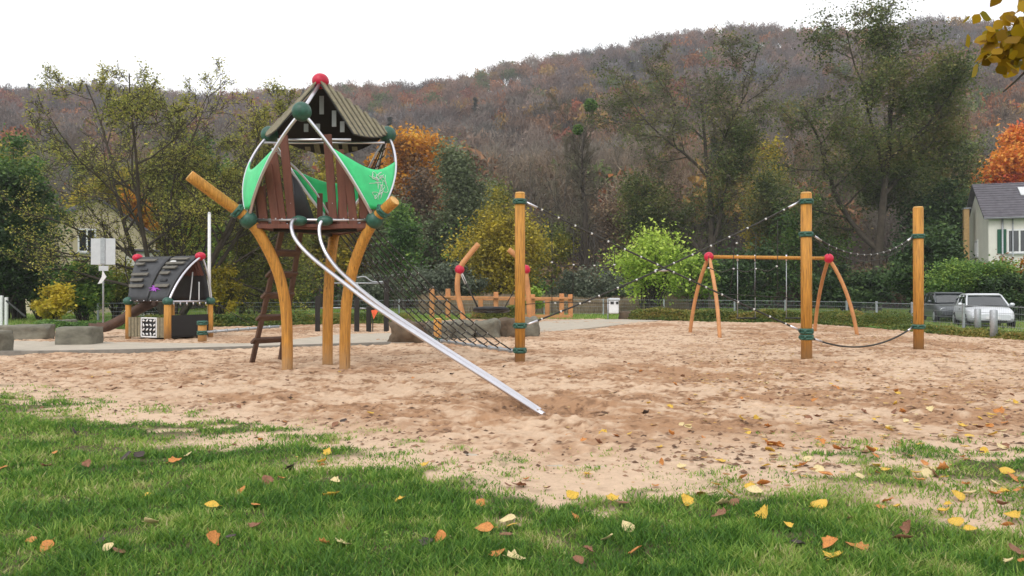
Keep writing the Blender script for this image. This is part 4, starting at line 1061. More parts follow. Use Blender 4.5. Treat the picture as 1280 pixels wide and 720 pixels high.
def grow(rg, h, spec, stems=1, spread=.15, r0=None, trunk_up=.3, segs0=10, base_sp=.15):
    """returns list of levels: (pts, rad). origin at 0"""
    r0 = r0 or h*.018
    n = stems; a = rg.uniform(0, 2*np.pi, n)+np.arange(n)*2*np.pi/n
    dirs = np.stack([np.cos(a)*spread, np.sin(a)*spread, np.ones(n)], -1)
    if stems == 1: dirs = np.array([[rg.normal(0, spread*.4), rg.normal(0, spread*.4), 1.]])
    start = np.stack([np.cos(a)*base_sp*(n > 1), np.sin(a)*base_sp*(n > 1), np.zeros(n)-.1], -1)
    L = np.full(n, h)*rg.uniform(.85, 1.0, n)
    def lines(start, dirs, L, s, wob, up):
        m = len(L); d = dirs/np.linalg.norm(dirs, axis=1, keepdims=True); p = np.empty((m, s+1, 3)); p[:, 0] = start
        for i in range(s):
            d = d+rg.normal(0, wob, (m, 3)); d[:, 2] += up; d /= np.linalg.norm(d, axis=1, keepdims=True)
            p[:, i+1] = p[:, i]+d*(L/s)[:, None]
        return p
    P0 = lines(start, dirs, L, segs0, .06, trunk_up*.1)
    Rd = np.full(n, r0)[:, None]*(1-.82*np.linspace(0, 1, segs0+1)[None]**.9)
    Rd[:, 0] *= 1.35
    out = [(P0, Rd)]; LL = L
    for sp in spec:
        P_, Rp = out[-1]; m = len(P_); c = sp['n']; s1 = P_.shape[1]-1
        t = (np.arange(c)[None]+rg.uniform(0, 1, (m, c)))/c*(sp.get('t1', 1)-sp.get('t0', .2))+sp.get('t0', .2)
        t = np.clip(t, 0, .999); fi = t*s1; i0 = fi.astype(int); fr = (fi-i0)[..., None]
        mi = np.arange(m)[:, None]
        A = P_[mi, i0]; B = P_[mi, i0+1]; pos = A*(1-fr)+B*fr; tan = B-A; tan /= np.linalg.norm(tan, axis=2, keepdims=True)+1e-9
        rp = Rp[mi, i0]*(1-fr[..., 0])+Rp[mi, i0+1]*fr[..., 0]
        rv = rg.normal(0, 1, (m, c, 3)); rv -= tan*(rv*tan).sum(2, keepdims=True); rv /= np.linalg.norm(rv, axis=2, keepdims=True)+1e-9
        an = rg.uniform(*sp['ang'], (m, c)); an = np.radians(an)[..., None]
        d = tan*np.cos(an)+rv*np.sin(an)
        ln = LL[:, None]*sp['lr']*(1.15-sp.get('tap', .75)*t)*rg.uniform(.6, 1.15, (m, c))
        rr_ = np.minimum(rp*sp.get('rr', .6), ln*.05)
        start = pos.reshape(-1, 3); d = d.reshape(-1, 3); LL = ln.ravel(); rr_ = rr_.ravel()
        pp = lines(start, d, LL, sp['s'], sp.get('wob', .18), sp.get('up', .05))
        rd = rr_[:, None]*(1-.75*np.linspace(0, 1, sp['s']+1)[None])
        rd = np.maximum(rd, sp.get('rmin', .004))
        out.append((pp, rd))
    return out
def leaf_quads(rg, pos, size, flat=.5, elong=1.5):
    n = len(pos); sz = size*rg.uniform(.6, 1.3, n)
    nrm = rg.normal(0, 1, (n, 3)); nrm[:, 2] += flat*np.sign(nrm[:, 2]); nrm /= np.linalg.norm(nrm, axis=1, keepdims=True)
    r = rg.normal(0, 1, (n, 3)); u = np.cross(nrm, r); u /= np.linalg.norm(u, axis=1, keepdims=True); v = np.cross(nrm, u)
    u *= (sz*elong/2)[:, None]; v *= (sz/2)[:, None]
    V = np.stack([pos-u, pos-v*.9+u*.1, pos+u, pos+v*.9+u*.1], 1).reshape(-1, 3)
    F = np.arange(n*4).reshape(-1, 4)
    return V, F
def merge(parts):
    V = []; F = []; b = 0
    for v, f in parts: V.append(v); F.append(f+b); b += len(v)
    return np.concatenate(V), np.concatenate(F)
def sample_levels(rg, lev, n, jit, lo=0.25):
    pts = lev[0]; m, s, _ = pts.shape
    i = rg.integers(0, m, n); t = rg.uniform(lo, 1, n)*(s-1.001); j = t.astype(int); f = (t-j)[:, None]
    return pts[i, j]*(1-f)+pts[i, j+1]*f+rg.normal(0, jit, (n, 3))
LEAF = {
 'olive': leafmat('olive_yellow_leaf', [(0.082, 0.109, 0.036), (0.164, 0.200, 0.046), (0.309, 0.309, 0.055), (0.546, 0.455, 0.055)]),
 'green': leafmat('mid_green_leaf', [(0.050, 0.101, 0.036), (0.090, 0.171, 0.050), (0.161, 0.281, 0.060), (0.301, 0.403, 0.080)]),
 'dark': leafmat('dark_green_leaf', [(.022, .042, .018), (.045, .085, .03), (.075, .13, .04), (.14, .21, .055)], .25),
 'yellow': leafmat('yellow_leaf', [(0.126, 0.126, 0.028), (0.280, 0.238, 0.035), (0.476, 0.378, 0.042), (0.644, 0.504, 0.056)]),
 'ygreen': leafmat('yellow_green_leaf', [(0.140, 0.224, 0.042), (0.266, 0.392, 0.056), (0.420, 0.560, 0.084), (0.588, 0.700, 0.140)]),
 'orange': leafmat('orange_leaf', [(0.224, 0.112, 0.028), (0.462, 0.210, 0.028), (0.700, 0.308, 0.028), (0.700, 0.448, 0.056)]),
 'flame': leafmat('flame_orange_leaf', [(0.560, 0.112, 0.056), (0.762, 0.246, 0.045), (0.850, 0.381, 0.067), (0.850, 0.515, 0.112)]),
 'brown': leafmat('brown_leaf', [(0.109, 0.082, 0.058), (0.182, 0.127, 0.082), (0.273, 0.182, 0.109), (0.364, 0.273, 0.146)]),
 'cover': leafmat('ground_cover_leaf', [(0.042, 0.077, 0.028), (0.098, 0.168, 0.042), (0.210, 0.224, 0.049), (0.364, 0.280, 0.070), (0.280, 0.140, 0.070)]),
 'reed': leafmat('dry_reed', [(0.224, 0.168, 0.112), (0.336, 0.252, 0.168), (0.420, 0.336, 0.224)]),
 'sparse': leafmat('sparse_late_leaf', [(.06, .07, .03), (.09, .125, .04), (.15, .185, .055), (.24, .23, .075), (.26, .19, .09)]),
 'yolive': leafmat('yellow_olive_leaf', [(.13, .15, .045), (.25, .27, .06), (.42, .40, .09), (.50, .44, .10)]),
 'pale': leafmat('pale_grey_green_leaf', [(.12, .15, .07), (.18, .22, .11), (.25, .29, .16)]),
 'sedge': leafmat('sedge_grey_green', [(0.097, 0.121, 0.081), (0.161, 0.193, 0.129), (0.241, 0.258, 0.177)]),
}
def tree(name, label, cat, loc, h, spec, leaf=None, nleaf=0, lsize=.12, seed=1, stems=1, spread=.15, r0=None, bark='bark', twigmat='twig', jit=.25, group=None, scale=None, thick=2, leaf_z=None, up=.3, base_sp=.15, lo=.25):
    rg = np.random.default_rng(seed); lv = grow(rg, h, spec, stems, spread, r0, up, base_sp=base_sp)
    loc = Vector(loc); t = thing(name, loc, label, cat, group)
    S = np.array(scale or (1, 1, 1)); o = np.array(loc)
    pr = [tubes_np(p*S+o, r, 8 if i == 0 else 5) for i, (p, r) in enumerate(lv[:thick])]
    V, F = merge(pr); npmesh('trunk', V, F, M[bark], t, smooth=True)
    pr = [tubes_np(p*S+o, r, 3) for (p, r) in lv[thick:]]
    if pr:
        V, F = merge(pr); npmesh('twigs', V, F, M[twigmat], t)
    if nleaf:
        pos = sample_levels(rg, lv[-1], nleaf, jit, lo)*S
        if leaf_z is not None:   # keeps more leaves where this tree still carries them
            q = leaf_z(pos); pos = pos[rg.uniform(0, 1, len(pos)) < q]
        V, F = leaf_quads(rg, pos+o, lsize)
        tn = np.clip(rg.normal(.45, .2, len(F))+(fbm(pos[:, 0]*.5+seed, pos[:, 2]*.5, 9, 2)-.5)*1.0, 0, 1)
        npmesh('crown', V, F, LEAF[leaf], t, tint=tn)
    return t
def bush(name, label, cat, loc, w, d, h, leaf, n, lsize=.12, seed=1, group=None, clumps=60, stems=8, tint0=.45, z0=.15, hollow=.45, box=False):
    rg = np.random.default_rng(seed); loc = Vector(loc); t = thing(name, loc, label, cat, group); o = np.array(loc)
    u = rg.normal(0, 1, (clumps, 3)); u /= np.linalg.norm(u, axis=1, keepdims=True)
    r = rg.uniform(hollow, 1, clumps)**.7*(rg.uniform(.72, 1.22, clumps) if not box else 1)
    if box: u = u/np.max(np.abs(u), axis=1, keepdims=True)
    C_ = u*r[:, None]*np.array([w/2, d/2, h*(1-z0)/2])+np.array([0, 0, h*(1+z0)/2])
    cs = rg.uniform(.05, .13, clumps)*min(w, h) if not box else np.full(clumps, .09*h)
    i = rg.integers(0, clumps, n); pos = C_[i]+rg.normal(0, 1, (n, 3))*cs[i][:, None]*np.array([1, 1, .8])
    pos[:, 2] = np.abs(pos[:, 2])
    V, F = leaf_quads(rg, pos+o, lsize)
    tn = np.clip(rg.normal(tint0, .17, n)+(rg.uniform(-.3, .3, clumps))[i], 0, 1)
    # stems reaching to the clumps
    m = max(3, min(stems*4, clumps)); e = C_[:m]; tt = np.linspace(0, 1, 6)[None, :, None]
    b0 = np.stack([rg.normal(0, w*.05, m), rg.normal(0, w*.05, m), np.zeros(m)-.05], -1)
    mid = (b0+e)/2+np.array([0, 0, h*.12])
    p = (b0[:, None]*(1-tt)**2+mid[:, None]*2*tt*(1-tt)+e[:, None]*tt**2)
    Vb, Fb = tubes_np(p+o, np.full((m, 6), .010*h)*(1-.8*tt[..., 0]), 4)
    npmesh('stem', Vb, Fb, M['bark_dark'], t, smooth=True)
    npmesh('foliage', V, F, LEAF[leaf], t, tint=tn)
    return t
FINE = [dict(n=14, t0=.18, ang=(35, 65), lr=.42, s=7, up=.07, wob=.13, rr=.55),
        dict(n=9, t0=.15, ang=(25, 60), lr=.42, s=5, up=.03, wob=.16, rr=.6),
        dict(n=7, t0=.1, ang=(20, 60), lr=.42, s=4, up=.02, wob=.2, rr=.6, rmin=.010),
        dict(n=5, t0=.1, ang=(20, 60), lr=.5, s=3, up=.0, wob=.25, rr=.7, rmin=.008)]
# --- wood edge: a mass of bare trees too many to count, one object
rg = np.random.default_rng(21)
tmpl = []
for s_ in range(5):
    lv = grow(np.random.default_rng(50+s_), 15, [dict(n=12, t0=.2, ang=(20, 50), lr=.45, s=5, up=.10, wob=.12, rr=.5),
        dict(n=8, t0=.15, ang=(20, 50), lr=.42, s=4, up=.06, wob=.16, rr=.6),
        dict(n=7, t0=.1, ang=(20, 55), lr=.5, s=3, up=.04, wob=.2, rr=.7, rmin=.013)], 1, .2, .16)
    V, F = merge([tubes_np(p, r, 3) for p, r in lv]); tmpl.append((V, F))
Vs, Fs, Cs = [], [], []; b = 0
for i in range(150):
    y = 84+rg.uniform(0, 1)**1.3*60; x = rg.uniform(-.78, .78)*y; px = 640+1000*x/y
    sc_ = rg.uniform(.75, 1.25)*(.62 if 470 < px < 680 else (.55 if px < 470 else 1)); V, F = tmpl[rg.integers(5)]
    a = rg.uniform(0, 6.28); ca, sa = math.cos(a), math.sin(a)
    W_ = V@np.array([[ca, sa, 0], [-sa, ca, 0], [0, 0, 1]]).astype(float)*np.array([sc_*1.0, sc_*1.0, sc_])
    W_ = W_+np.array([x, y, float(hill_z(x, y))-.2]); base = np.array([.120, .102, .072])*rg.uniform(.75, 1.3)
    if rg.uniform() < .2: base = np.array([.15, .125, .11])
    Vs.append(W_); Fs.append(F+b); Cs.append(np.tile(base, (len(F), 1))); b += len(V)
tag(npmesh('bare_wood_edge', np.concatenate(Vs), np.concatenate(Fs), M['wood_far'], color=np.concatenate(Cs)),
    'mass of bare grey brown trees at the foot of the hill', 'woodland', kind='stuff')
# --- hillside wood
def crown_tmpl(seed, nq, kind):
    r_ = np.random.default_rng(seed); u = r_.normal(0, 1, (nq, 3)); u /= np.linalg.norm(u, axis=1, keepdims=True)
    u[:, 2] = np.where(u[:, 2] < -.3, -u[:, 2], u[:, 2])
    lump = .75+.35*np.sin(u[:, 0]*4+seed)*np.sin(u[:, 1]*5+2*seed)*1
    r = (r_.uniform(.15, 1, nq)**.6)*lump
    c = u*r[:, None]*np.array([.5, .5, .42])+np.array([0, 0, .62])
    if kind in ('bare', 'fine'):
        d = u*.7+np.array([0, 0, .5])+r_.normal(0, .6, (nq, 3)); d /= np.linalg.norm(d, axis=1, keepdims=True)
        sd = np.cross(d, r_.normal(0, 1, (nq, 3))); sd /= np.linalg.norm(sd, axis=1, keepdims=True)
        L = r_.uniform(.022, .06, nq)[:, None]; w_ = r_.uniform(.006, .013, nq)[:, None]
        if kind == 'fine': L = L*.75; w_ = w_*.42
    elif kind == 'leafy':
        d = r_.normal(0, 1, (nq, 3)); d /= np.linalg.norm(d, axis=1, keepdims=True)
        sd = np.cross(d, r_.normal(0, 1, (nq, 3))); sd /= np.linalg.norm(sd, axis=1, keepdims=True)
        L = r_.uniform(.02, .045, nq)[:, None]; w_ = L*.7
    else:  # conifer
        z = r_.uniform(0, 1, nq); a = r_.uniform(0, 6.28, nq); rad = (1-z)*.26*r_.uniform(.5, 1, nq)
        c = np.stack([np.cos(a)*rad, np.sin(a)*rad, .12+z*.9], -1); d = np.stack([np.cos(a), np.sin(a), -.35*np.ones(nq)], -1)
        sd = np.cross(d, [[0, 0, 1.]]); L = r_.uniform(.03, .07, nq)[:, None]; w_ = L*.5
    V = np.stack([c-d*L-sd*w_, c-d*L+sd*w_, c+d*L+sd*w_*.4, c+d*L-sd*w_*.4], 1).reshape(-1, 3)
    F = np.arange(nq*4).reshape(-1, 4)
    # trunk and four limbs
    e = [np.array([[0, 0, -.05], [0, 0, .35], [.01, 0, .8]])]
    for k_ in range(5):
        a = k_*1.257+seed; e.append(np.array([[0, 0, .3+.04*k_], [.14*math.cos(a), .14*math.sin(a), .5+.04*k_], [.27*math.cos(a), .27*math.sin(a), .72]]))
    tv, tf = tubes_np(np.array(e), np.tile([[.014, .009, .003]], (6, 1)), 3)
    n0 = len(V); return np.concatenate([V, tv]), np.concatenate([F, tf+n0]), np.concatenate([np.zeros(nq), np.ones(len(tf))])
TM = {k_: [crown_tmpl(i, q, k_) for i in range(5)] for k_, q in (('bare', 620), ('leafy', 480), ('conifer', 260), ('fine', 1500))}
Vs, Fs, Cs = [], [], []; b = 0
y = 104.
while y < 482:
    step = (5.6+(y-100)*.009)*(.8 if y > 405 else 1)
    x = -.80*y
    while x < .80*y:
        xx = x+rg.uniform(-.4, .4)*step; yy = y+rg.uniform(-.4, .4)*step; x += step*rg.uniform(.85, 1.2)
        q = rg.uniform(); pn = float(fbm(xx/45, yy/45, 77, 2)); px = 640+1000*xx/yy
        kind = 'bare'; c = np.array([.185, .130, .112])*rg.uniform(.7, 1.2)
        if rg.uniform() < .35: c = np.array([.165, .140, .125])*rg.uniform(.7, 1.25)
        if rg.uniform() < .3: c = np.array([.23, .135, .095])*rg.uniform(.8, 1.1)
        lowz = max(0, min(1, (290-yy)/150)); c = c*(1-lowz*.7)+np.array([.175, .155, .112])*rg.uniform(.65, 1.2)*lowz*.7
        h = rg.uniform(10, 16); c = c*(1+(float(fbm(xx/22, yy/22, 177, 3))-.5)*1.1)*np.array([1+.5*(pn-.5), 1, 1-.5*(pn-.5)])
        if q < .09+.30*max(0, pn-.45)*4:
            kind = 'leafy'; c = [np.array([.34, .13, .045]), np.array([.26, .09, .05]), np.array([.30, .18, .055]), np.array([.12, .15, .05]), np.array([.24, .13, .07])][rg.integers(5)]*rg.uniform(.7, 1.05)
        elif q > .993: kind = 'conifer'; c = np.array([.07, .085, .06]); h *= 1.1
        V, F, tk = TM['fine' if kind == 'bare' and yy < 200 else kind][rg.integers(5)]
        a = rg.uniform(0, 6.28); ca, sa = math.cos(a), math.sin(a); wd = h*rg.uniform(.62, .95) if kind != 'conifer' else h*1.0
        W_ = (V@np.array([[ca, sa, 0], [-sa, ca, 0], [0, 0, 1.]]))*np.array([wd, wd, h])+np.array([xx, yy, float(hill_z(xx, yy))-.3])
        cc = np.where(tk[:, None] > 0, np.array([[.08, .068, .06]]), c[None]*rg.uniform(.78, 1.22, (len(F), 1)))
        Vs.append(W_.astype(np.float32)); Fs.append(F+b); Cs.append(cc); b += len(V)
    y += step*.92
print('hill faces', sum(len(f) for f in Fs), 'trees', len(Fs))
tag(npmesh('hillside_woodland', np.concatenate(Vs), np.concatenate(Fs), M['wood_far'], color=np.concatenate(Cs)),
    'autumn wood of bare brown and rust trees covering the hill', 'woodland', kind='stuff')

# --- undergrowth, ground cover, reeds: uncountable
def cloud(name, label, cat, pos, leaf, ls, seed, tint=None, elong=1.5, flat=.5):
    rg_ = np.random.default_rng(seed); V, F = leaf_quads(rg_, pos, ls, flat, elong)
    tn = np.clip(rg_.normal(.45, .2, len(F)), 0, 1) if tint is None else np.clip(tint+rg_.normal(0, .13, len(F)), 0, 1)
    return tag(npmesh(name, V, F, LEAF[leaf], tint=tn), label, cat, kind='stuff')
# brush at the foot of the wood
n = 90000; x = rg.uniform(-1, 1, n); y = rg.uniform(76, 96, n); x = x*.8*y
hh = (1.2+4.2*fbm(x/5, y/5, 33, 3)**1.5*1.6); z = hh*rg.uniform(0, 1, n)**.8
cloud('undergrowth', 'brown and dark green brush along the foot of the wood', 'undergrowth', np.stack([x, y, z], -1), 'brown', .30, 5, tint=.1+.8*fbm(x/7, z/3, 3, 3))
n = 42000; x = rg.uniform(-1, 1, n); y = rg.uniform(72, 84, n); x = x*.8*y
pn = fbm(x/6, y/6, 91, 3); kp = pn > .46; x, y, pn = x[kp], y[kp], pn[kp]
z = (1+9*np.clip(pn-.42, 0, 1)*2)*rg.uniform(0, 1, len(x))**.8
cloud('evergreen_undergrowth', 'dark evergreen brush and ivy at the wood edge', 'undergrowth', np.stack([x, y, z], -1), 'green', .26, 6)
# ground cover strip behind the pit
def along(poly, n, wid, rg_):
    poly = np.array(poly, float); seg = np.linalg.norm(np.diff(poly, axis=0), axis=1); cum = np.concatenate([[0], np.cumsum(seg)])
    t = rg_.uniform(0, cum[-1], n); i = np.clip(np.searchsorted(cum, t)-1, 0, len(seg)-1); f = ((t-cum[i])/seg[i])[:, None]
    p = poly[i]*(1-f)+poly[i+1]*f; d = (poly[i+1]-poly[i])/seg[i][:, None]; nrm = np.stack([-d[:, 1], d[:, 0]], -1)
    o_ = rg_.uniform(0, 1, n); return p+nrm*(o_*wid)[:, None], o_, t
def strip(poly, wid, h, n, seed, name, label, leaf='cover', ls=.07):
    r_ = np.random.default_rng(seed); p, o_, t = along(poly, n, wid, r_)
    ht = h*(.45+1.0*fbm(p[:, 0]/.8, p[:, 1]/.8, seed, 3))*np.clip(np.minimum(o_, 1-o_)*6, .25, 1)
    z = ht*r_.uniform(.1, 1, n)**.5
    return cloud(name, label, 'ground cover', np.stack([p[:, 0], p[:, 1], z], -1), leaf, ls, seed, tint=.15+.6*fbm(p[:, 0]/1.2, p[:, 1]/1.2+z*2, seed+3, 3))
strip([(14.95, 18), (14.7, 23), (14.45, 25.5), (14.3, 30.5)], -1.2, .20, 26000, 17, 'ground_cover', 'very low green ground cover beside the near end of the wire fence')
strip([(14.3, 30.5), (13.3, 35.6), (10.3, 38), (7.0, 39.8), (5.9, 40.8)], -1.5, .55, 42000, 11, 'ground_cover', 'low green and yellowing ground cover bordering the sand on the right')
strip([(-4.4, 37.2), (-8, 35.4), (-10.6, 34), (-13.6, 31)], -2.0, .42, 30000, 13, 'ground_cover', 'low yellowing ground cover behind the playhouse and black posts')
strip([(-2.3, 41.9), (-1, 42.7), (0.2, 43)], -1.5, .6, 8000, 14, 'ground_cover', 'low green ground cover behind the boulders', 'cover')
strip([(-13.6, 30.4), (-15.5, 29.3), (-17.2, 28.6)], -3.5, .3, 12000, 16, 'ground_cover', 'bright green low plants round the sign post', 'green')
# clover and plantain leaves in the turf
r_ = np.random.default_rng(31); n = 60000; a = r_.uniform(-.8, .8, n); y = 2.6+r_.uniform(0, 1, n)*7; x = a*y
kp = (fbm(x*2.1+3, y*2.1, 131, 3) > .52) & (grass_density(x, y) > r_.uniform(.2, 1, n)); x, y = x[kp], y[kp]
z = (fbm(x/2.8, y/2.8, 2, 3)-.5)*.10+.02+r_.uniform(0, .035, len(x))
V, F = leaf_quads(r_, np.stack([x, y, z], -1), .018, flat=2.5, elong=1.2)
tag(npmesh('clover', V, F, M['grass'], tint=np.clip(r_.normal(.5, .22, len(F)), 0, 1)), 'small round clover leaves among the grass', 'clover', kind='stuff')
# dry reeds
r_ = np.random.default_rng(3); n = 26000; x = r_.uniform(-6, 12, n); y = r_.uniform(52, 57, n); L = r_.uniform(.35, 1.15, n)*(.6+.8*fbm(x/1.5, y/1.5, 3, 2))
b0 = np.stack([x, y, np.zeros(n)], -1); d = np.stack([r_.normal(0, .25, n), r_.normal(0, .25, n), np.ones(n)], -1)*L[:, None]; w_ = np.stack([np.full(n, .014), np.zeros(n), np.zeros(n)], -1)
V = np.stack([b0-w_, b0+w_, b0+d+w_*.4, b0+d-w_*.4], 1).reshape(-1, 3)
tag(npmesh('dry_reeds', V, np.arange(n*4).reshape(-1, 4), LEAF['reed'], tint=np.clip(r_.normal(.5, .25, n), 0, 1)), 'pale brown dry reeds behind the timber fence', 'reeds', kind='stuff')
# rough lawn blades beyond the fence
r_ = np.random.default_rng(4); n = 150000; a = r_.uniform(-.72, .72, n); y = 27+r_.uniform(0, 1, n)**.8*43; x = a*y
kp = (y > back_y(x)+.3) | (x > right_x(y)+2.2); x, y = x[kp], y[kp]; n = len(x); L = r_.uniform(.06, .16, n)
b0 = np.stack([x, y, np.full(n, -.06)], -1); th = r_.uniform(0, 6.28, n); d = np.stack([r_.normal(0, .5, n)*L, r_.normal(0, .5, n)*L, L+.05], -1); w_ = np.stack([np.cos(th), np.sin(th), th*0], -1)*.02
V = np.stack([b0-w_, b0+w_, b0+d], 1).reshape(-1, 3)
tag(npmesh('lawn', V, np.arange(n*3).reshape(-1, 3), M['grass'], tint=np.clip(r_.normal(.62, .2, n), 0, 1)), 'green lawn beyond the wire fence', 'grass', kind='stuff')
# ------------------------------------------------------------------ individual trees and shrubs
def at(px, Y): return ((px-640)/1000*Y, Y, float(hill_z((px-640)/1000*Y, Y)) if Y > 92 else 0)
ORCH = [dict(n=10, t0=.06, ang=(30, 75), lr=.66, s=8, up=.03, wob=.15, rr=.62, tap=.8),
        dict(n=9, t0=.12, ang=(25, 65), lr=.50, s=6, up=.07, wob=.16, rr=.55),
        dict(n=8, t0=.1, ang=(20, 60), lr=.45, s=4, up=.05, wob=.2, rr=.6, rmin=.012),
        dict(n=6, t0=.1, ang=(20, 60), lr=.5, s=3, up=.03, wob=.2, rr=.7, rmin=.008)]
tree('fruit_tree', 'wide many-stemmed tree with thin yellow-green leaves behind the small playhouse', 'tree', at(216, 38), 12.3, ORCH,
     'yolive', 50000, .075, 12, stems=6, spread=.62, r0=.15, bark='bark_dark', jit=.14, thick=3, scale=(1.0, .8, 1), twigmat='bark_dark')
tree('small_tree', 'leaning sparse yellow tree between the playhouse and the tower', 'tree', at(300, 44), 6.5, ORCH, 'yolive', 16000, .12, 14, stems=2, spread=.4, r0=.12, bark='bark_dark', jit=.25)
BIG = [dict(n=6, t0=.16, t1=.85, ang=(22, 48), lr=.70, s=9, up=.05, wob=.11, rr=.7, tap=.55),
       dict(n=11, t0=.14, ang=(35, 70), lr=.42, s=7, up=.05, wob=.15, rr=.55, tap=.6),
       dict(n=9, t0=.15, ang=(25, 62), lr=.42, s=6, up=.02, wob=.18, rr=.6),
       dict(n=9, t0=.1, ang=(20, 65), lr=.45, s=4, up=.0, wob=.2, rr=.62, rmin=.024),
       dict(n=5, t0=.1, ang=(20, 65), lr=.55, s=3, up=-.02, wob=.25, rr=.7, rmin=.019)]
def lowleaf(h, a=.35): return lambda p: np.clip(1.15-(p[:, 2]/h)*.8, a*.5, 1)*(.22+.78*sstep(.40, .60, fbm(p[:, 0]*.55, p[:, 2]*.55+p[:, 1]*.3, 19, 3)))
tree('tall_tree', 'tall tree with bare top and green ivy-like leaves left of the tallest one', 'tree', at(893, 68), 19.5, BIG, 'sparse', 90000, .14, 34, r0=.42, jit=.55, stems=1, up=1.6, thick=3, scale=(1.25, 1.1, 1), leaf_z=lowleaf(22), bark='bark_dark')
tree('tall_tree', 'tallest broad tree with dark green leaves, behind the two right-hand posts', 'tree', at(1092, 62), 19.4, BIG, 'sparse', 150000, .14, 48, r0=.46, jit=.55, stems=1, up=1.6, thick=3, leaf_z=lowleaf(24, .6), bark='bark_dark', scale=(1.4, 1.2, 1))
tree('bare_tree', 'bare grey tree with mistletoe balls between the two climbing posts', 'tree', at(735, 80), 19.5, BIG, None, 0, .2, 53, r0=.40, stems=1, scale=(.75, .8, 1), up=1.6, thick=3, bark='bark_dark')
rg5 = np.random.default_rng(5)
_t = [o for o in bpy.data.objects if o.name.startswith('bare_tree')][0]
for (px, py, r_) in ((714, 127, .95), (778, 122, .5), (697, 150, .7), (790, 113, .55)):
    c = P(px, py, 80); tv = [o for o in _t.children if o.name.startswith('twigs')][0].data; co = np.empty(len(tv.vertices)*3, np.float32); tv.vertices.foreach_get('co', co); co = co.reshape(-1, 3)+np.array(_t.location)
    c = Vector(co[np.argmin(((co-np.array(c))**2).sum(1))]); r_ *= .75; u = rg5.normal(0, 1, (900, 3)); u /= np.linalg.norm(u, axis=1, keepdims=True)
    V, F = leaf_quads(rg5, np.array(c)+u*r_*(rg5.uniform(.1, 1, (900, 1))**.5), .17)
    npmesh('mistletoe', V, F, LEAF['green'], _t, tint=np.clip(rg5.normal(.5, .2, 900), 0, 1))
for i, (px, Y, h, sx) in enumerate(((665, 92, 17, .7), (812, 88, 19, .7), (850, 95, 22, .6), (975, 90, 22, .7), (1005, 76, 17, .6), (1190, 80, 20, .8), (700, 104, 18, .7), (1235, 88, 18, .7))):
    lab = ['slender bare tree just right of the yellow shrub', 'bare tree rising behind the light green shrub', 'bare tree between light green shrub and tall ivied tree', 'bare tree filling the gap between the two tallest trees',
           'smaller bare tree left of the tallest tree', 'bare tree left of the white house', 'bare tree behind the mistletoe tree', 'bare tree above the roof of the white house'][i]
    tree('bare_tree', lab, 'tree', at(px, Y), h, FINE, 'brown' if i % 2 else None, 5000 if i % 2 else 0, .16, 60+i, r0=.24, scale=(sx, sx, 1), group='bare trees at the wood edge')
# leafy ones
LEAFY = [dict(n=14, t0=.12, ang=(30, 60), lr=.42, s=6, up=.07, wob=.14, rr=.55),
         dict(n=8, t0=.15, ang=(25, 60), lr=.45, s=4, up=.04, wob=.18, rr=.6),
         dict(n=6, t0=.1, ang=(20, 60), lr=.5, s=3, up=.0, wob=.2, rr=.6, rmin=.01)]
tree('orange_tree', 'orange-brown leafy tree seen just right of the tower roof', 'tree', at(522, 92), 18.6, LEAFY, 'orange', 30000, .34, 71, r0=.3, jit=.8, scale=(1.35, 1.2, 1))
tree('orange_tree', 'rust-orange tree low behind the tower body', 'tree', at(470, 86), 15.5, LEAFY, 'orange', 15000, .36, 72, r0=.25, jit=.5)
tree('grey_green_tree', 'upright grey-green leafy tree between orange tree and yellow shrub', 'tree', at(567, 76), 13.6, LEAFY, 'pale', 18000, .22, 73, r0=.22, jit=.7, scale=(.9, .9, 1))
tree('dark_tree', 'dim olive tree left of the grey-green tree', 'tree', at(522, 78), 12.0, LEAFY, 'brown', 7000, .24, 74, r0=.2, jit=.8, scale=(1, 1, 1))
tree('yellow_tree', 'slim yellow tree between the two tallest trees', 'tree', at(955, 82), 16.5, LEAFY, 'yellow', 5000, .22, 75, r0=.2, jit=.6, scale=(.8, .8, 1))
tree('flame_tree', 'bright flame-orange tree rising behind the white house', 'tree', at(1258, 76), 17.2, LEAFY, 'flame', 34000, .26, 76, r0=.3, jit=.6, scale=(.95, .95, 1))
tree('orange_tree', 'small orange-leaved tree beside the cream house', 'tree', at(160, 64), 9.5, LEAFY, 'orange', 6000, .22, 77, r0=.15, jit=.35)
tree('orange_tree', 'thin amber-leaved tree above the cream house roof', 'tree', at(85, 66), 12.5, LEAFY, 'yellow', 5000, .24, 78, r0=.15, jit=.4)
tree('yellow_tree', 'yellow-green tree directly behind the tower posts', 'tree', at(400, 70), 13.5, LEAFY, 'yellow', 9000, .24, 79, r0=.2, jit=.5)
tree('olive_tree', 'thin olive-leaved tree behind the ladder of the tower', 'tree', at(345, 62), 11.5, LEAFY, 'olive', 11000, .22, 80, r0=.18, jit=.5)
tree('olive_tree', 'olive-leaved tree behind the wide fruit tree', 'tree', at(185, 70), 14, LEAFY, 'olive', 12000, .24, 81, r0=.18, jit=.5)
tree('olive_tree', 'tree with mixed green leaves in the gap left of the tower', 'tree', at(262, 75), 14, LEAFY, 'green', 12000, .24, 82, r0=.18, jit=.5)
tree('olive_tree', 'thin green-leaved tree right of the tower net', 'tree', at(505, 64), 8.5, LEAFY, 'green', 7000, .2, 83, r0=.13, jit=.4)
tree('conifer_tree', 'dark narrow fir on the slope above the fruit tree', 'tree', at(108, 120), 15, LEAFY, 'dark', 12000, .4, 84, r0=.2, jit=.5, scale=(.5, .5, 1))
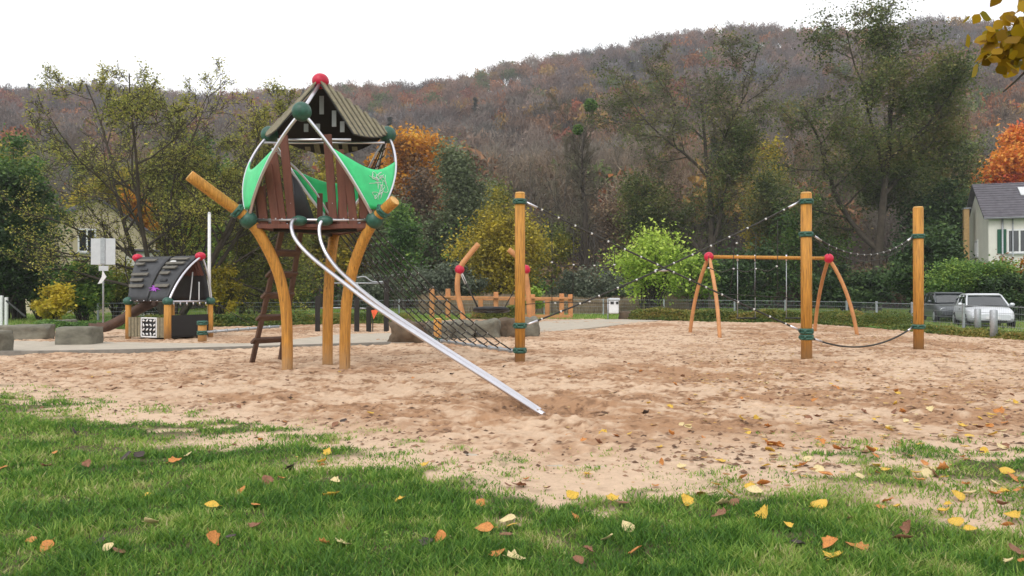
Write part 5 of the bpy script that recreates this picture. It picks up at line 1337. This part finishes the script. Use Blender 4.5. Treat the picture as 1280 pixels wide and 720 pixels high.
# woodside trees between the big ones
for i, (px, Y, h, pal, n_, lab) in enumerate((
   (600, 86, 13.5, 'olive', 9000, 'olive tree above the mustard-yellow bush'), (650, 84, 12, 'brown', 7000, 'russet-brown tree behind the tall net post'), (495, 72, 11, 'pale', 8000, 'grey-green tree right of the tower ball'),
   (690, 80, 9, 'olive', 6000, 'short olive tree right of the net post'), (780, 78, 11, 'brown', 7000, 'brown-leaved tree above the light green shrub'), (845, 74, 14, 'sparse', 12000, 'olive tree left of the tall ivied tree'),
   (1000, 78, 15, 'sparse', 12000, 'olive tree behind the middle post'), (1040, 70, 10, 'green', 9000, 'low green tree between middle and right posts'), (1170, 72, 15, 'sparse', 16000, 'olive tree behind the rightmost post'),
   (1205, 84, 17, 'sparse', 12000, 'tall olive tree left of the flame-orange tree'), (450, 76, 10, 'yellow', 6000, 'yellowish tree right of the tower slats'), (380, 82, 12, 'olive', 8000, 'olive tree behind the tower platform'),
   (60, 70, 14, 'olive', 9000, 'olive tree behind the left evergreens'), (240, 66, 10, 'ygreen', 5000, 'light yellow-green tree behind the fruit tree'), (325, 74, 13, 'olive', 9000, 'olive tree left of the tower roof'), (120, 78, 15, 'yellow', 6000, 'thin yellow tree above the cream house'))):
    tree('woodside_tree', lab, 'tree', at(px, Y), h*.92, LEAFY, pal, n_, .2, 120+i, r0=.18, jit=.7, scale=(1.05, 1.05, 1))
# shrubs
bush('evergreen_shrub', 'large dark glossy evergreen at the left edge', 'shrub', at(-2, 40), 4.6, 3, 7.8, 'dark', 34000, .13, 1, clumps=110)
bush('evergreen_shrub', 'tall mid-green leafy shrub behind the dark evergreen at the left edge', 'shrub', at(22, 42), 3.4, 2.6, 9.3, 'green', 22000, .13, 2, clumps=90)
bush('evergreen_shrub', 'low dark shrub between the dark evergreen and the yellow bush', 'shrub', at(50, 41), 2.0, 1.6, 3.2, 'dark', 9000, .11, 3, clumps=40)
bush('yellow_bush', 'small bright yellow bush on the lawn left of the sign', 'shrub', at(68, 35), 1.7, 1.2, 1.7, 'yellow', 3600, .11, 4, clumps=22, tint0=.8)
bush('leafy_shrub', 'yellow-green shrub behind the sign post', 'shrub', at(104, 38), 2.6, 2.4, 2.9, 'green', 12000, .12, 5, clumps=50, tint0=.6)
bush('leafy_shrub', 'olive shrub right of the sign post', 'shrub', at(146, 42), 2.6, 2.2, 2.8, 'olive', 8000, .12, 6, clumps=40)
bush('leafy_shrub', 'dark green shrub behind the playhouse roof', 'shrub', at(200, 46), 5.5, 2.6, 2.4, 'dark', 12000, .14, 7, clumps=60)
bush('yellow_bush', 'yellow-leaved bush right of the small playhouse', 'shrub', at(276, 38), 1.9, 1.6, 2.7, 'yellow', 4200, .10, 8, clumps=34, hollow=.2)
bush('leafy_shrub', 'olive shrub behind the ladder', 'shrub', at(330, 52), 5, 3, 4.2, 'olive', 12000, .16, 9, clumps=60)
bush('yellow_bush', 'big mustard-yellow bush behind the nest swing', 'shrub', at(628, 60), 6.4, 5, 7.9, 'yellow', 24000, .16, 10, clumps=120, tint0=.55, hollow=.2)
bush('light_green_shrub', 'fresh light green shrub left of the A-frame swing', 'shrub', at(815, 50), 5.6, 4, 5.2, 'ygreen', 7500, .15, 17, clumps=90, hollow=.03, stems=14, z0=.2, tint0=.6)
bush('light_green_shrub', 'small light green side bush beside the swing leg', 'shrub', at(868, 52), 2.8, 2.4, 4.6, 'ygreen', 1900, .17, 18, clumps=20, hollow=.3, tint0=.3)
bush('light_green_shrub', 'tiny fresh green bush at the foot of the tall rope post', 'shrub', at(667, 50), 1.3, 1.2, 1.9, 'ygreen', 1300, .14, 19, clumps=14)
bush('grey_shrub', 'grey twiggy shrub between net and mustard-yellow bush', 'shrub', at(556, 58), 5, 3.5, 3.4, 'sedge', 11000, .17, 20, clumps=60)
bush('grey_shrub', 'grey-green low shrub behind the black posts', 'shrub', at(466, 50), 3.6, 2.6, 2.6, 'sedge', 9000, .12, 21, clumps=50)
bush('dark_shrub', 'dark green shrub under the tallest tree', 'shrub', at(1065, 56), 7, 3.5, 3.0, 'dark', 14000, .17, 22, clumps=70)
bush('dark_shrub', 'brown-green shrub under the bare left half of the wood', 'shrub', at(740, 62), 6, 3, 3.2, 'sedge', 9000, .17, 23, clumps=60)
bush('dark_shrub', 'very dark evergreen bush left of the white house', 'shrub', at(1158, 50), 4.0, 4, 5.2, 'dark', 18000, .16, 24, clumps=80)
bush('dark_shrub', 'dark green shrub under the tall ivied tree', 'shrub', at(930, 60), 6, 3.5, 4.4, 'dark', 12000, .18, 25, clumps=60)
bush('dark_shrub', 'dark holly-like tree behind the hedge and left of the orange tree', 'shrub', at(1180, 64), 7, 4, 9.5, 'dark', 22000, .2, 26, clumps=90)
bush('red_bush', 'small red-leaved bush against the white house wall', 'shrub', at(1218, 48), 1.7, 1.2, 3.6, 'flame', 2400, .13, 27, clumps=24, tint0=.1)
bush('red_bush', 'rust-coloured bush in front of the white house window', 'shrub', at(1268, 47), 2.4, 1.4, 3.5, 'orange', 3000, .13, 28, clumps=24, tint0=.2)
bush('hedge', 'clipped light green hedge behind the parked cars', 'hedge', at(1212, 41), 3.6, 1.4, 2.7, 'green', 24000, .10, 29, clumps=160, box=True, tint0=.6, hollow=.8)
bush('hedge', 'darker clipped hedge at the right edge behind the silver car', 'hedge', at(1262, 40), 2.6, 2.0, 2.1, 'dark', 16000, .10, 30, clumps=110, box=True, hollow=.8)
bush('leafy_shrub', 'loose green bush on top of the clipped hedge', 'shrub', at(1235, 45), 3.2, 1.8, 2.9, 'green', 9000, .12, 31, clumps=50)
# tree standing outside the frame whose branch hangs in at the upper right
rgB = np.random.default_rng(8); tb = thing('overhanging_tree', (5.5, 3.6, 0), 'yellow-brown leafy branch hanging in from the upper right', 'tree')
mb = MB(); mb.tube(crom([(5.5, 3.6, -.1), (5.52, 3.62, 1.5), (5.4, 3.6, 3.2), (5.5, 3.5, 5.5)], 6), [.22-.006*i for i in range(19)], 12); mb.build('trunk', M['bark_dark'], tb)
mb = MB(); mb.tube(crom([(5.1, 3.6, 2.8), (4.0, 3.5, 3.05), (2.9, 3.4, 2.95), (2.05, 3.3, 2.62)], 6), [.06-.0027*i for i in range(19)], 7)
tips = []
for (b, e) in (((2.9, 3.4, 2.95), (2.12, 3.15, 2.35)), ((2.6, 3.35, 2.85), (1.98, 3.3, 2.42)), ((3.3, 3.4, 3.0), (2.3, 3.25, 2.62)), ((3.1, 3.4, 3.0), (2.28, 3.5, 2.3)), ((2.5, 3.4, 2.8), (1.98, 3.3, 2.2)), ((3.4, 3.4, 3.0), (2.5, 3.3, 2.75))):
    pt = sagline(b, e, .05, 8); mb.tube(pt, [.012-.0011*i for i in range(9)], 5); tips += pt[3:]
mb.v = [v+Vector((.05, 0, .03)) for v in mb.v]; mb.build('branch', M['bark_dark'], tb)
LB = leafmat('yellow_brown_leaf', [(.18, .10, .01), (.36, .20, .012), (.48, .29, .015), (.24, .22, .02)], .45)
Vl, Fl, tl = [], [], []; b = 0
for i in range(1900):
    p = np.array(tips[rgB.integers(len(tips))])+np.array([.05, 0, .03])+rgB.normal(0, .085, 3)
    if p[2] > 2.56 and rgB.uniform() < .2: continue
    if p[2] < 2.36+.05*math.sin(p[0]*40) or p[0]/p[1]*1000+640 < 1214: continue
    L = rgB.uniform(.04, .075); yaw = rgB.uniform(0, 6.28); dr = np.array([math.cos(yaw)*.75, math.sin(yaw)*.75, -.6]); dr /= np.linalg.norm(dr)
    sd_ = np.cross(dr, rgB.normal(0, 1, 3)); sd_ /= np.linalg.norm(sd_); nn = np.cross(sd_, dr)
    out = [(0, 0), (.25, .36), (.55, .42), (.8, .22), (1, 0), (.8, -.22), (.55, -.42), (.25, -.36)]
    V = [p+dr*L*a+sd_*L*c+nn*L*(.12*math.sin(a*3)-.25*abs(c)) for a, c in out]; Vl += V; Fl += [[b, b+1, b+2, b+3], [b, b+3, b+4, b+5], [b, b+5, b+6, b+7]]; tl += [rgB.uniform()]*3; b += 8
npmesh('crown', np.array(Vl), np.array(Fl), LB, tb, tint=tl, smooth=True)
# ------------------------------------------------------------------ fallen leaves
LM = [mat('fallen_leaf_yellow', (.60, .38, .05), .6, var=.3, scale=12), mat('fallen_leaf_orange', (.50, .20, .05), .6, var=.35, scale=12), mat('fallen_leaf_brown', (.22, .10, .055), .7, var=.4, scale=12),
      mat('fallen_leaf_pale', (.62, .50, .26), .6, var=.2, scale=12), mat('fallen_leaf_dark', (.055, .04, .035), .7, var=.4, scale=12)]
LN_ = ['yellow', 'orange', 'brown', 'pale cream', 'blackened']
rg = np.random.default_rng(99)
def leaf_mesh(seed, rough_=.3):
    r_ = random.Random(seed); n = 12; L = 1.0; out = []
    lob = r_.choice([0, .16, .24]); curl = r_.uniform(.25, 1.1)*r_.choice([1, 1, -.7]); tw_ = r_.uniform(-.3, .3)
    rows = []
    for i in range(7):
        t = i/6; wd = (.40*math.sin(math.pi*(t**.75))**.8+.02)*(1+lob*math.sin(t*15)); row = []
        for j in range(5):
            s_ = (j-2)/2; y = s_*wd; x = (t-.5)*L-(abs(s_)*.10*lob*4 if 0 < i < 6 else 0); z = curl*(.55*y*y*2.2+.45*(t-.5)**2)+tw_*y*(t-.5)+r_.uniform(-.02, .02)
            row.append((x, y, z))
        rows.append(row)
    return rows
LT = [leaf_mesh(i) for i in range(8)]
def gz(x, y): return float((fbm(x/2.8, y/2.8, 2, 3)-.5)*.10+.03)
protos = {}; LEAVES = []
def leaf_obj(x, y, size, ci, seed, z=None, label=None):
    key = (ci, seed % 8)
    if key not in protos:
        mb = MB().grid(LT[seed % 8], .006); mb.tube([(-.5, 0, .03), (-.72, .05, .05)], .012, 4); o = mb.build('fallen_leaf', LM[ci]); protos[key] = o.data; bpy.data.objects.remove(o)
    o = bpy.data.objects.new('fallen_leaf', protos[key]); d = float(grass_density(np.array([x]), np.array([y]))[0])
    o.location = (x, y, gz(x, y)+(.030+.022*((seed*37) % 10)/10)*d if z is None else z); o.scale = (size,)*3; r_ = random.Random(seed*7+3)
    o.rotation_euler = (r_.gauss(0, .38), r_.gauss(0, .38), r_.uniform(0, 6.28)); link(o)
    px_ = 640+1000*x/y; row = 0 if y < 4.9 else (1 if y < 6.6 else 2)
    cols = [('in the bottom left corner', 'near the left edge of the picture', 'near the left edge of the picture'), ('low in the picture below the tower', 'in front of the tower', 'in front of the tower'), ('low in the picture below the slide end', 'in front of the slide end', 'beside the slide'),
        ('low in the picture below the net post', 'in front of the net post', 'behind the grass edge by the net post'), ('low in the picture below the swing', 'in front of the swing', 'between grass and swing'), ('low in the picture below the middle post', 'in front of the middle post', 'close before the middle post'), ('in the bottom right corner', 'near the right edge of the picture', 'below the rightmost post')]
    c_ = 0 if px_ < 190 else 1 if px_ < 460 else 2 if px_ < 620 else 3 if px_ < 800 else 4 if px_ < 960 else 5 if px_ < 1100 else 6
    LEAVES.append((o, LN_[ci], 'grass' if d > .35 else 'sand', cols[c_][row], px_)); o['category'] = 'leaf'
    return o
big = [(414, 637, 0, .15), (265, 651, 0, .11), (190, 670, 3, .12), (303, 629, 1, .10), (320, 649, 1, .09), (428, 697, 3, .13), (408, 697, 1, .11), (319, 680, 2, .11), (267, 695, 1, .11), (150, 709, 2, .10), (123, 696, 4, .11), (136, 706, 3, .08),
       (40, 692, 1, .09), (5, 594, 1, .12), (60, 595, 2, .11), (110, 592, 2, .10), (220, 585, 1, .13), (236, 577, 3, .11), (159, 580, 4, .16), (174, 578, 4, .13), (184, 631, 0, .08), (410, 575, 0, .10), (405, 592, 1, .09), (420, 618, 3, .09), (501, 643, 0, .09), (552, 689, 1, .11), (601, 642, 1, .09), (635, 664, 3, .13), (640, 672, 0, .11), (622, 709, 1, .12), (645, 712, 3, .12),
       (765, 636, 0, .12), (857, 643, 0, .13), (720, 663, 1, .10), (784, 677, 3, .11), (760, 690, 3, .11), (917, 643, 2, .11), (898, 662, 2, .12), (955, 662, 0, .14), (985, 674, 0, .08), (996, 694, 4, .10), (942, 629, 3, .14), (955, 616, 1, .13), (938, 622, 0, .12), (1024, 647, 0, .15), (1070, 700, 1, .14), (1043, 711, 0, .14), (1036, 700, 1, .12), (1134, 677, 2, .12), (1128, 688, 2, .13), (1195, 663, 0, .13), (1212, 676, 0, .09), (1258, 600, 0, .13), (1266, 608, 1, .12),
       (1180, 600, 1, .12), (1160, 598, 3, .13), (1150, 614, 1, .12), (1145, 606, 0, .12), (1158, 603, 3, .14), (1106, 603, 0, .11), (1076, 610, 3, .11), (1073, 600, 3, .09), (1208, 617, 1, .09), (1253, 627, 0, .10), (1266, 660, 0, .13), (1270, 705, 2, .13), (860, 543, 3, .11), (852, 540, 3, .08), (965, 566, 1, .15), (770, 555, 1, .10), (730, 560, 1, .08), (838, 551, 1, .09), (960, 542, 1, .10), (1040, 549, 3, .11), (1045, 570, 1, .12), (1087, 575, 1, .12), (1093, 570, 0, .09), (1150, 567, 0, .11), (1202, 539, 0, .14), (1198, 546, 1, .11), (1248, 521, 1, .17), (1240, 525, 0, .14), (1258, 529, 2, .12), (1256, 535, 1, .11), (1212, 552, 0, .12), (918, 482, 4, .13), (810, 511, 0, .10), (658, 610, 1, .09), (820, 616, 1, .08), (735, 602, 0, .09), (1230, 571, 0, .1), (1252, 567, 3, .13)]
k_ = 0
for (px_, py_, ci, s_) in big: g = G(px_, py_-2); leaf_obj(g.x, g.y, s_*.82, ci, k_); k_ += 1
while k_ < 298:
    a = rg.uniform(-.6, .66); y = 3.9+rg.uniform(0, 1)**1.2*12; x = a*y; right = x/y > .18
    if rg.uniform() > (1 if (right and 5 < y < 12) else .28): continue
    ci = int(rg.choice([0, 0, 1, 1, 2, 3, 3]) if right else rg.choice([0, 1, 2, 2, 4])); leaf_obj(x, y, rg.uniform(.05, .11), ci, k_, label=None); k_ += 1
from collections import defaultdict
by = defaultdict(list)
for q in LEAVES: by[q[1:4]].append(q)
ORD = ['leftmost', 'second', 'third', 'fourth', 'fifth', 'sixth', 'seventh', 'eighth', 'ninth', 'tenth', 'eleventh', 'twelfth', 'thirteenth', 'fourteenth', 'fifteenth', 'sixteenth', 'seventeenth', 'eighteenth', 'nineteenth', 'twentieth']
for (cn, gd, wh2), L_ in by.items():
    L_.sort(key=lambda q: q[4])
    for i, q in enumerate(L_):
        g_s = 'in grass' if gd == 'grass' else 'on sand'
        if len(L_) == 1: lb_ = f'only {cn} leaf {g_s} {wh2}'
        elif i == 0: lb_ = f'leftmost {cn} leaf {g_s} {wh2}'
        elif i < 20: lb_ = f'{ORD[i]} {cn} leaf from left {g_s} {wh2}'
        else: lb_ = f'one of the rightmost {cn} leaves {g_s} {wh2}'
        q[0]['label'] = lb_; q[0]['group'] = f'fallen {cn} leaves {g_s} {wh2}'
# the rest of the leaf litter and crumbs on the sand, one object
Vs, Fs, Ts = [], [], []; b = 0
n = 9500; a = rg.uniform(-.72, .72, n); y = 5.5+rg.uniform(0, 1, n)**.8*26; x = a*y; s_ = np.where(a > .15, rg.uniform(.03, .085, n), rg.uniform(.02, .05, n)); kp = (rg.uniform(0, 1, n) < np.where(a > .22, .95, .22)) & (y < back_y(x)) & (x < right_x(y)) & (grass_density(x, y) < .8)
x, y, s_ = x[kp], y[kp], s_[kp]
for i in range(len(x)):
    rows = np.array(LT[i % 8])[::2, ::2].reshape(-1, 3)*s_[i]; th = rg.uniform(0, 6.28); c_, sn = math.cos(th), math.sin(th); rows = np.stack([rows[:, 0]*c_-rows[:, 1]*sn, rows[:, 0]*sn+rows[:, 1]*c_, rows[:, 2]*.8], -1)
    Vs.append(rows+np.array([x[i], y[i], gz(x[i], y[i])+.012])); Fs.append(np.array([[r*3+c, r*3+c+1, r*3+c+4, r*3+c+3] for r in range(3) for c in range(2)])+b); b += 12; Ts += [rg.uniform()]*6
M['litter'] = leafmat('leaf_litter', [(.10, .06, .04), (.28, .14, .06), (.50, .26, .07), (.58, .38, .10), (.60, .48, .24)], .1)
tag(npmesh('leaf_litter', np.concatenate(Vs), np.concatenate(Fs), M['litter'], tint=Ts), 'small scattered autumn leaves over the sand', 'leaf litter', kind='stuff')
# crumbs, bark bits and clods churned into the sand
n = 46000; a = rg.uniform(-.75, .75, n); y = 6+rg.uniform(0, 1, n)**.9*24; x = a*y; kp = (y < back_y(x)) & (grass_density(x, y) < .2) & (x < right_x(y)) & (fbm(x/1.3, y/1.3, 31, 5, .62) > .44); x, y = x[kp], y[kp]; n = len(x)
z = (fbm(x/2.8, y/2.8, 2, 3)-.5)*.10+(fbm(x/.42, y/.42, 8, 4, .6)-.5)*.06+.018
s_ = (.007+.026*rg.uniform(0, 1, n)**3)[:, None]; c = np.stack([x, y, z], -1); th = rg.uniform(0, 6.28, n); u = np.stack([np.cos(th), np.sin(th), 0*th], -1)*s_*rg.uniform(1, 2.2, (n, 1)); v = np.stack([-np.sin(th), np.cos(th), 0*th], -1)*s_; wz = np.array([[0, 0, 1.]])*s_*.6
V = np.stack([c-u, c-v, c+u, c+v, c+wz, c-wz], 1).reshape(-1, 3); F = (np.arange(n)[:, None, None]*6+np.array([[0, 1, 4], [1, 2, 4], [2, 3, 4], [3, 0, 4]])[None]).reshape(-1, 3)
M['crumb'] = leafmat('bark_crumb', [(.07, .04, .025), (.18, .10, .06), (.38, .24, .15), (.22, .12, .07)], .0, .9)
tag(npmesh('bark_crumbs', V, F, M['crumb'], tint=np.repeat(rg.uniform(0, 1, n), 4)), 'small brown crumbs churned into the sand', 'debris', kind='stuff')
# ------------------------------------------------------------------ air
hz = nmat('haze_air')[0]; t_ = hz.node_tree; t_.nodes.clear(); vp = t_.nodes.new('ShaderNodeVolumePrincipled'); ov = t_.nodes.new('ShaderNodeOutputMaterial')
vp.inputs['Color'].default_value = (.93, .95, 1, 1); vp.inputs['Density'].default_value = HAZE; vp.inputs['Anisotropy'].default_value = 0.0
t_.links.new(vp.outputs[0], ov.inputs['Volume'])
if HAZE > 0:
    mb = MB().box((20, 300, 120), (1160, 780, 244)); o = mb.build('haze', hz); tag(o, kind='stuff')
